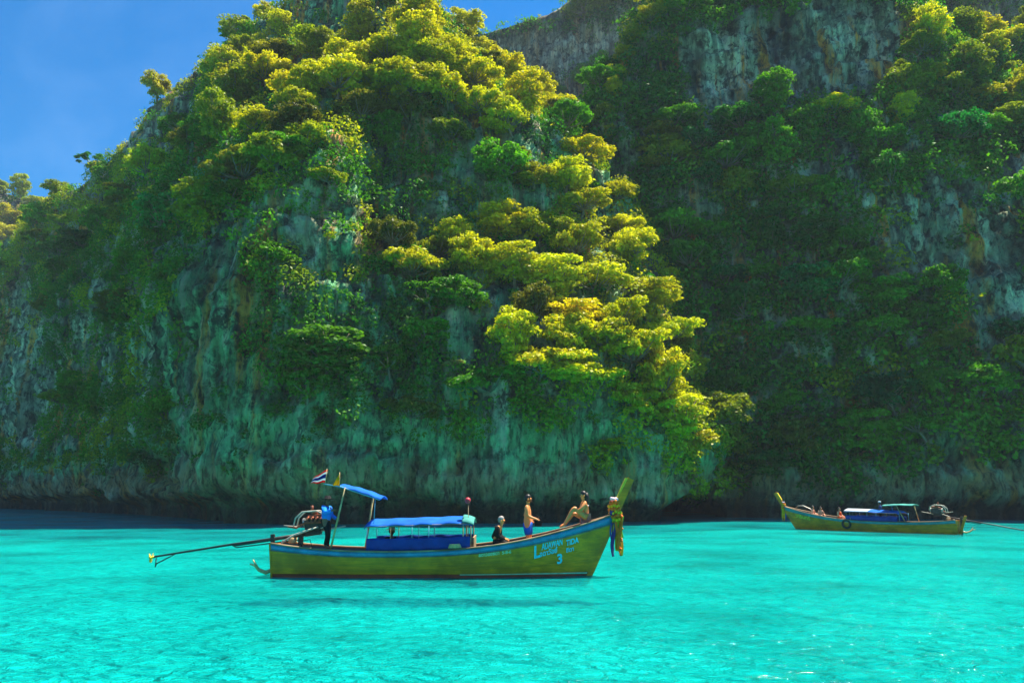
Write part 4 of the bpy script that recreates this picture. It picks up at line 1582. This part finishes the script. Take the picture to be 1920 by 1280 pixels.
def stand_pose(**kw):
    J = dict(pelvis=(0, 0, .93), chest=(0.01, 0, 1.28), neck0=(0.01, 0, 1.43), shl=(0, .18, 1.38), shr=(0, -.18, 1.38), ell=(-.04, .27, 1.10), elr=(-.04, -.27, 1.10),
             wrl=(.06, .27, .86), wrr=(.06, -.27, .86), hil=(0, .09, .88), hir=(0, -.09, .88), knl=(.03, .10, .48), knr=(.03, -.10, .48), anl=(0, .11, .07), anr=(0, -.11, .07))
    J.update(kw)
    return J


def sit_pose(**kw):
    """seat at z = 0"""
    J = dict(pelvis=(0, 0, .11), chest=(0.04, 0, .46), neck0=(.06, 0, .61), shl=(.04, .18, .56), shr=(.04, -.18, .56), ell=(.10, .25, .28), elr=(.10, -.25, .28),
             wrl=(.32, .16, .20), wrr=(.32, -.16, .20), hil=(.03, .10, .08), hir=(.03, -.10, .08), knl=(.44, .12, .09), knr=(.44, -.12, .09), anl=(.42, .12, -.34), anr=(.42, -.12, -.34))
    J.update(kw)
    return J


SHIRT = [('pelvis', 'waist'), ('waist', 'chest'), ('chest', 'shl'), ('chest', 'shr'), ('shl', 'ell'), ('shr', 'elr'), ('ell', 'wrl'), ('elr', 'wrr')]
TEE = SHIRT[:6]
TROUSERS = [('waist', 'pelvis'), ('pelvis', 'hil'), ('pelvis', 'hir'), ('hil', 'knl'), ('hir', 'knr'), ('knl', 'anl'), ('knr', 'anr')]
SHORTS = [('waist', 'pelvis'), ('pelvis', 'hil'), ('pelvis', 'hir'), ('hil', 'knl'), ('hir', 'knr')]
BRIEFS = [('pelvis', 'hil'), ('pelvis', 'hir')]
VEST = [('pelvis', 'waist'), ('waist', 'chest'), ('chest', 'shl'), ('chest', 'shr')]

# ------------------------------------------------------------------ the near boat, its crew and gear
B1 = Vector((ground(815, 1083)[0], 27.15, 0.0))
B1.x = (815 - 960) / F_PX * 25.9
boat1 = make_boat('long wooden longtail boat with blue canopy, cyan lettering on its bow and five people aboard', B1, 0.0, M_HULL1, M_BLUE, 1)
eng1 = make_engine('longtail engine with hoses and propeller shaft lifted above the water, behind the blue-shirted driver', B1, 0.0, 1)
at1 = lambda x, y, z: B1 + Vector((x, y, z))

person('driver in blue long-sleeved shirt and dark hat standing at the stern', at1(-3.80, -0.35, 0.86), -0.35,
       stand_pose(elr=(.16, -.34, 1.20), wrr=(.40, -.32, 1.28), ell=(-.02, .30, 1.12), wrl=(.22, .26, 1.0), knr=(.20, -.14, .55), anr=(.10, -.16, .16), knl=(.02, .1, .48)),
       M_SKIN2, [('shirt', SHIRT, .045, M_BSHIRT, {}), ('trousers', TROUSERS, .020, M_BLACKC, {'waist': (.35, 'pelvis')})], (M_HAIR, False), ('brim', M_BLACKC), -0.6, 1.06)
person('passenger in dark clothes and straw hat sitting in the shade under the blue canopy', at1(-1.62, 0.1, 0.72), -0.6,
       sit_pose(), M_SKIN2, [('shirt', TEE, .02, M_BLACKC, {}), ('trousers', TROUSERS, .02, M_BLACKC, {'waist': (.4, 'pelvis')})], (M_HAIR, False), ('brim', M_ROPE), -0.5)
person('grey-haired person in black long-sleeved clothes sitting hunched on the gunwale', at1(2.08, -0.55, 1.08), -0.15,
       sit_pose(chest=(.13, 0, .43), neck0=(.20, 0, .56), shl=(.12, .18, .53), shr=(.12, -.18, .53), ell=(.14, .24, .25), elr=(.14, -.24, .25), wrl=(.34, .06, .16), wrr=(.34, -.08, .16), knl=(.40, .14, .06), knr=(.40, -.14, .06), anl=(.34, .14, -.30), anr=(.34, -.14, -.30)),
       M_SKIN, [('shirt', SHIRT, .020, M_BLACKC, {}), ('trousers', TROUSERS, .02, M_BLACKC, {'waist': (.4, 'pelvis')})], (M_HAIRG, False), None, -0.1, 1.12)
man = person('bare-chested man in blue swim shorts standing on the foredeck', at1(3.24, 0.05, 0.70), -0.25,
             stand_pose(ell=(-.16, .30, 1.10), wrl=(.02, .22, .98), elr=(.06, -.26, 1.10), wrr=(.28, -.22, 1.02)),
             M_SKIN, [('shorts', SHORTS, .028, M_BSHORT, {'waist': (.75, 'pelvis'), 'knl': (.1, 'hil'), 'knr': (.1, 'hir')})], (M_HAIR, False), None, 0.1, 1.2)
person('woman in bikini sitting on the raised bow with her knees drawn up', at1(5.32, -0.10, 1.86), math.pi + 0.15,
       sit_pose(pelvis=(0, 0, .10), chest=(.06, 0, .46), neck0=(.09, 0, .60), shl=(.06, .16, .55), shr=(.06, -.16, .55), hil=(.04, .09, .08), hir=(.04, -.09, .08),
                knl=(.42, .10, .40), knr=(.40, -.08, .22), anl=(.74, .12, -.12), anr=(.66, -.10, -.10), ell=(.22, .24, .34), elr=(.16, -.22, .26), wrl=(.42, .10, .28), wrr=(.36, -.12, .20), tol=(.88, .12, -.18), tor=(.80, -.10, -.16)),
       M_SKIN, [('bikini_bottom', BRIEFS, .004, M_PINK, {}), ('bikini_top', [('waist', 'chest')], .006, M_WHITEC, {'waist': (.72, 'chest')})], (M_HAIR, True), None, 0.15, 1.15)

# black camera bag held by the man
bag = empty('camera_bag', at1(3.60, -0.25, 1.88))
tag(bag, 'black camera bag held in front of the bare-chested man', 'bag')
bevel_box('bag_body', (0, 0, -0.10), (0.24, 0.16, 0.20), M_BLACKC, bag, None, 0.03)
part('bag_strap', tube([(-0.11, 0, -0.02), (-0.07, 0, 0.10), (0.0, 0, 0.14), (0.07, 0, 0.10), (0.11, 0, -0.02)], [.014] * 5, 6), M_BLACKC, bag)


def flag_thai():
    k = NT('striped_flag_cloth')
    tc = k.n('TexCoord').outputs['UV']
    v = k.n('SeparateXYZ', Vector=tc).outputs[1]
    nd = k.n('ValToRGB', Fac=v)
    nd.color_ramp.interpolation = 'CONSTANT'
    el = nd.color_ramp.elements
    red, wht, blu = (0.90, 0.02, 0.03, 1), (0.88, 0.88, 0.88, 1), (0.03, 0.05, 0.30, 1)
    el[0].position, el[0].color = 0.0, red
    el[1].position, el[1].color = 1 / 6, wht
    for p_, c_ in ((2 / 6, blu), (4 / 6, wht), (5 / 6, red)):
        e = el.new(p_); e.color = c_
    d = k.n('BsdfDiffuse', Color=nd.outputs[0]); t = k.n('BsdfTranslucent', Color=nd.outputs[0])
    m = k.n('MixShader', Fac=0.55)
    k.link(d.outputs[0], m.inputs[1]); k.link(t.outputs[0], m.inputs[2])
    k.surface(m.outputs[0])
    return k.m


def flag(name, label, loc, f, mat, pole, nu=14, nv=10):
    o = empty(name, loc)
    tag(o, label, 'flag')
    V, Fq = [], []
    for lay in (0, 1):
        for i in range(nu):
            for j in range(nv):
                x, y, z = f(i / (nu - 1), j / (nv - 1))
                V.append((x, y + 0.004 * lay, z))
    n = nu * nv
    for i in range(nu - 1):
        for j in range(nv - 1):
            a = i * nv + j
            Fq.append((a, a + 1, a + nv + 1, a + nv)); Fq.append((n + a, n + a + nv, n + a + nv + 1, n + a + 1))
    me = mesh_py('flag_cloth', V, Fq, [mat], True)
    uv = me.uv_layers.new(name='UVMap')
    for li, lp in enumerate(me.loops):
        i, j = divmod(lp.vertex_index % n, nv)
        uv.data[li].uv = (i / (nu - 1), j / (nv - 1))
    link('flag_cloth', me, o)
    part('flag_staff', tube(pole, [.012] * len(pole), 6), M_BAMBOO, o)
    return o


flag('striped_flag', 'red, white and blue striped flag flying from the end of the stern awning', at1(-3.84, -0.72, 3.12),
     lambda a, c: (0.02 - 0.50 * a + 0.06 * c, 0.05 * math.sin(a * 7 + c), 0.04 + (0.46 * (1 - a * 0.62)) * c - 0.03 * a * a + 0.02 * math.sin(a * 9)), flag_thai(), [(0.02, 0, -0.1), (0.06, 0, 0.52)])
flag('yellow_flag', 'small yellow pennant standing on the stern awning boom', at1(-3.40, -0.72, 3.04),
     lambda a, c: (0.10 - 0.26 * a * (1 - c) - 0.04 * c, 0.03 * math.sin(a * 6 + c * 2), 0.02 + 0.42 * c), M_YFLAG, [(0.10, 0, -0.08), (0.07, 0, 0.48)])


def garland(label, loc, yaw, s=1.0, style=1):
    g_ = empty('flower_garland', loc, (0, 0, yaw))
    g_.scale = (s,) * 3
    tag(g_, label, 'garland')
    cols = dict(y=simple_mat('yellow_blossom', (1.0, 0.46, 0.004), 0.7), o=simple_mat('orange_blossom', (1.0, 0.17, 0.008), 0.7), r=simple_mat('red_blossom', (0.6, 0.03, 0.03), 0.7),
                w=simple_mat('pink_white_blossom', (0.85, 0.62, 0.66), 0.7), g=simple_mat('green_ribbon', (0.15, 0.50, 0.03), 0.6), p=simple_mat('purple_ribbon', (0.06, 0.02, 0.16), 0.6), b=simple_mat('blue_ribbon', (0.02, 0.08, 0.42), 0.6))
    rr = random.Random(5)
    rings = [((-.06, 0, .42), .10, 'w', 8), ((-.06, 0, .33), .13, 'o', 9), ((-.08, 0, .22), .17, 'y', 12), ((-.06, 0, .12), .18, 'o', 12), ((-.04, 0, .02), .19, 'y', 12), ((0, 0, -.10), .18, 'o', 12), ((.02, 0, -.2), .16, 'y', 10)]
    for c, r, k_, n in rings:
        geo = [ball((c[0] + r * math.cos(6.283 * i / n) * 0.9, c[1] + r * 0.85 * math.sin(6.283 * i / n), c[2] + rr.uniform(-.03, .03)), rr.uniform(.045, .062), 7) for i in range(n)]
        part('flower_ring', join_geo(geo), cols[k_], g_)
    def rib(x, y, z0, z1, w, k_, ph):
        def f(a, c):
            return (x + (c - .5) * w * (0.7 + 0.5 * math.sin(a * 3)) + 0.04 * math.sin(a * 5 + ph), y + 0.05 * math.sin(a * 4 + ph + c * 3), z0 + (z1 - z0) * a)
        V, Fq = sheet(f, 14, 4, 0.0)
        n = len(V) // 2
        V = V[:n] + [(x_, y_ + .008, z_) for x_, y_, z_ in V[n:]]
        return part('ribbon', (V, Fq), cols[k_], g_)
    for x, y, z0, z1, w, k_, ph in ((.02, -.10, -.15, -1.15, .16, 'y', 0), (.08, -.14, -.1, -1.05, .10, 'o', 1), (.13, -.06, -.1, -.75, .12, 'g', 2), (-.04, -.05, -.2, -1.0, .10, 'y', 3), (.10, .04, -.2, -1.3, .10, 'y', 4), (.05, -.16, -.55, -1.30, .07, 'o', 2),
                                     (-.14, -.10, -.30, -1.32, .10, 'p', 1), (-.17, -.04, -.30, -1.15, .05, 'b', 3), (-.02, -.17, -.25, -1.1, .10, 'o', 5), (-.12, -.02, -.2, -.8, .06, 'r', 0)):
        rib(x, y, z0, z1, w, k_, ph)
    knots = [ball((rr.uniform(-.03, .15), -.16 + rr.uniform(-.03, .03), rr.uniform(-1.1, -.2)), rr.uniform(.03, .05), 6) for i in range(14)]
    part('flower_string', join_geo(knots), cols['o'], g_)
    part('scarf_knot', join_geo([ball((-.16, -.08, .02), .09, 8), ball((-.14, .08, .0), .09, 8)]), cols['p'], g_)
    return g_


garland('yellow and orange flower garland with hanging ribbons tied round the bow with cyan lettering', at1(6.38, -0.04, 2.12), 0.0, 1.12)


def rope_coil(label, loc):
    pts = []
    for i in range(60):
        a = i * 0.42
        pts.append((0.22 * math.cos(a) * (1 - i * .004), 0.16 * math.sin(a), 0.02 + i * 0.0022))
    tag(link('rope_coil', recalc(mesh_py('rope_coil', *tube(pts, [.02] * 60, 6), [M_ROPE], True)), None, loc), label, 'rope')


rope_coil('coil of tan rope lying on the gunwale by the blue side curtain', at1(0.75, -1.02, 0.97))


def vest(label, loc, yaw, mat):
    v = empty('life_vest', loc, (0.25, 0, yaw))
    tag(v, label, 'life vest', 'life vests on the seats under the blue canopy')
    for s in (-1, 1):
        bevel_box('front_panel', (s * .085, -.05, .20), (.15, .07, .38), mat, v, None, .03)
    bevel_box('back_panel', (0, .06, .22), (.32, .06, .42), mat, v, None, .03)
    part('belt', tube([(-.17, -.09, .12), (0, -.095, .12), (.17, -.09, .12)], [.014] * 3, 6), M_BLACKC, v)


for i, (x, m) in enumerate(((-2.1, M_YFLAG), (-0.9, M_VEST), (-0.45, M_VEST), (0.1, M_VEST))):
    vest('bright life vest propped on a seat under the blue canopy' if i else 'yellow life vest propped at the rear end of the blue canopy', at1(x, -0.35, 0.82 + 0.05 * (i % 2)), 0.3 * i, m)

# ------------------------------------------------------------------ the far boat
sA, sB = ground(1800, 1001), ground(1490, 991)
dirv = Vector(sB - sA); L2 = dirv.length
yaw2 = math.atan2(dirv.y, dirv.x)
B2 = Vector(sA) + dirv.normalized() * 5.55 * 1.13
B2.z = 0
boat2 = make_boat('orange-brown longtail boat with teal gunwale and yellow lettering, further off near the right cliff', B2, yaw2, M_HULL2, M_TEAL, 2)
boat2.scale = (1.13, 1.0, 0.90)
eng2 = make_engine('longtail engine with looped pale hoops at the stern of the orange-brown boat', B2, yaw2, 2)
at2 = lambda x, y, z: B2 + Matrix.Rotation(yaw2, 3, 'Z') @ Vector((x * 1.13, y, z * 0.90))
eng2.location = at2(-4.75, 0, 1.15)
person('bare-shouldered person sitting in the bow of the orange-brown boat, ahead of a seated companion', at2(4.05, 0.15, 1.15), yaw2 + math.pi, sit_pose(), M_SKIN3, [('shorts', SHORTS, .02, M_BLACKC, {'waist': (.7, 'pelvis')})], (M_HAIR, False), None)
person('bare-shouldered person sitting behind a companion in the bow of the orange-brown boat', at2(3.40, 0.25, 1.08), yaw2 + 2.6, sit_pose(), M_SKIN3, [('shorts', SHORTS, .02, M_BLACKC, {'waist': (.7, 'pelvis')})], (M_HAIR, False), None)
person('person in orange top sitting on the side of the orange-brown boat ahead of its canopy', at2(1.95, 0.55, 1.02), yaw2 + math.pi - 0.2,
       sit_pose(anl=(.46, .12, -.2), anr=(.46, -.12, -.2)), M_SKIN3, [('top', VEST, .03, M_ORANGE, {}), ('shorts', SHORTS, .02, M_ORANGE, {'waist': (.7, 'pelvis')})], (M_HAIR, False), None)
person('boatman in navy shirt and pale cap standing behind the canopy of the orange-brown boat', at2(-0.75, 0.0, 0.75), yaw2 + 0.2,
       stand_pose(), M_SKIN2, [('shirt', TEE, .022, M_NAVY, {}), ('trousers', TROUSERS, .02, M_BLACKC, {'waist': (.35, 'pelvis')})], (M_HAIR, False), ('cap', M_WHITEC), 0, 0.95)
garland('short orange and yellow garland tied round the bow of the orange-brown boat', at2(6.36, 0, 2.02), yaw2, 0.9)
# tyre fender on the side facing the lagoon
ty = at2(1.30, HULL.y_at(1.30, 0.5) + 0.10, 0.60)
V, Fq = [], []
for i in range(28):
    a = 2 * math.pi * i / 28
    for j in range(10):
        c_ = 2 * math.pi * j / 10
        r_ = 0.30 + 0.085 * math.cos(c_)
        V.append((r_ * math.cos(a), 0.075 * math.sin(c_), r_ * math.sin(a)))
for i in range(28):
    for j in range(10):
        i2, j2 = (i + 1) % 28, (j + 1) % 10
        Fq.append((i * 10 + j, i2 * 10 + j, i2 * 10 + j2, i * 10 + j2))
tyre = empty('tyre_fender', ty, (0, 0, yaw2))
tag(tyre, 'black tyre fender hanging on the side of the orange-brown boat', 'tyre')
part('tyre', (V, Fq), M_RUBBER, tyre)
part('hanging_rope', tube([(0, 0, 0.26), (0.02, -0.02, 0.36), (0.0, -0.12, 0.46)], [.014] * 3, 6), M_ROPE, tyre)

# ------------------------------------------------------------------ coral on the seabed
cp = ground(792, 1222, -0.75)
V, Fq = [], []
nr_, ns_ = 10, 28
for i in range(nr_ + 1):
    for j in range(ns_):
        a = 2 * math.pi * j / ns_
        r_ = (i / nr_)
        out = 1 + 0.35 * math.sin(a * 3 + 1) + 0.2 * math.sin(a * 7)
        hgt = (1 - r_ ** 2) * 0.16 * (1 + 0.4 * math.sin(a * 5 + i))
        V.append((r_ * 0.42 * out * math.cos(a), r_ * 0.50 * out * math.sin(a), hgt))
for i in range(nr_):
    for j in range(ns_):
        j2 = (j + 1) % ns_
        Fq.append((i * ns_ + j, i * ns_ + j2, (i + 1) * ns_ + j2, (i + 1) * ns_ + j))
coral = link('coral_head', recalc(mesh_py('coral_head', V, Fq, [simple_mat('dark_coral', (0.03, 0.035, 0.02), 0.9, 0.5, 3, bump=0.6)], True)), None, (cp[0], cp[1], -0.92))
tag(coral, 'dark coral head seen through the clear water on the sandy bottom', 'coral')


# ------------------------------------------------------------------ haze in the air of the lagoon
def make_haze():
    k = NT('haze_air')
    v = k.n('VolumePrincipled', Density=0.00020, Anisotropy=0.0)
    v.inputs['Color'].default_value = (0.70, 0.86, 1.0, 1)
    k.link(v.outputs[0], k.out.inputs['Volume'])
    V = [(x, y, z) for x in (-460, 460) for y in (-90, 460) for z in (-6, 230)]
    Fq = [(0, 1, 3, 2), (4, 6, 7, 5), (0, 4, 5, 1), (2, 3, 7, 6), (0, 2, 6, 4), (1, 5, 7, 3)]
    o = link('haze', mesh_py('haze', V, Fq, [k.m]))
    tag(o, 'thin bluish sea haze filling the air over the lagoon', kind='stuff')
    return o


make_haze()
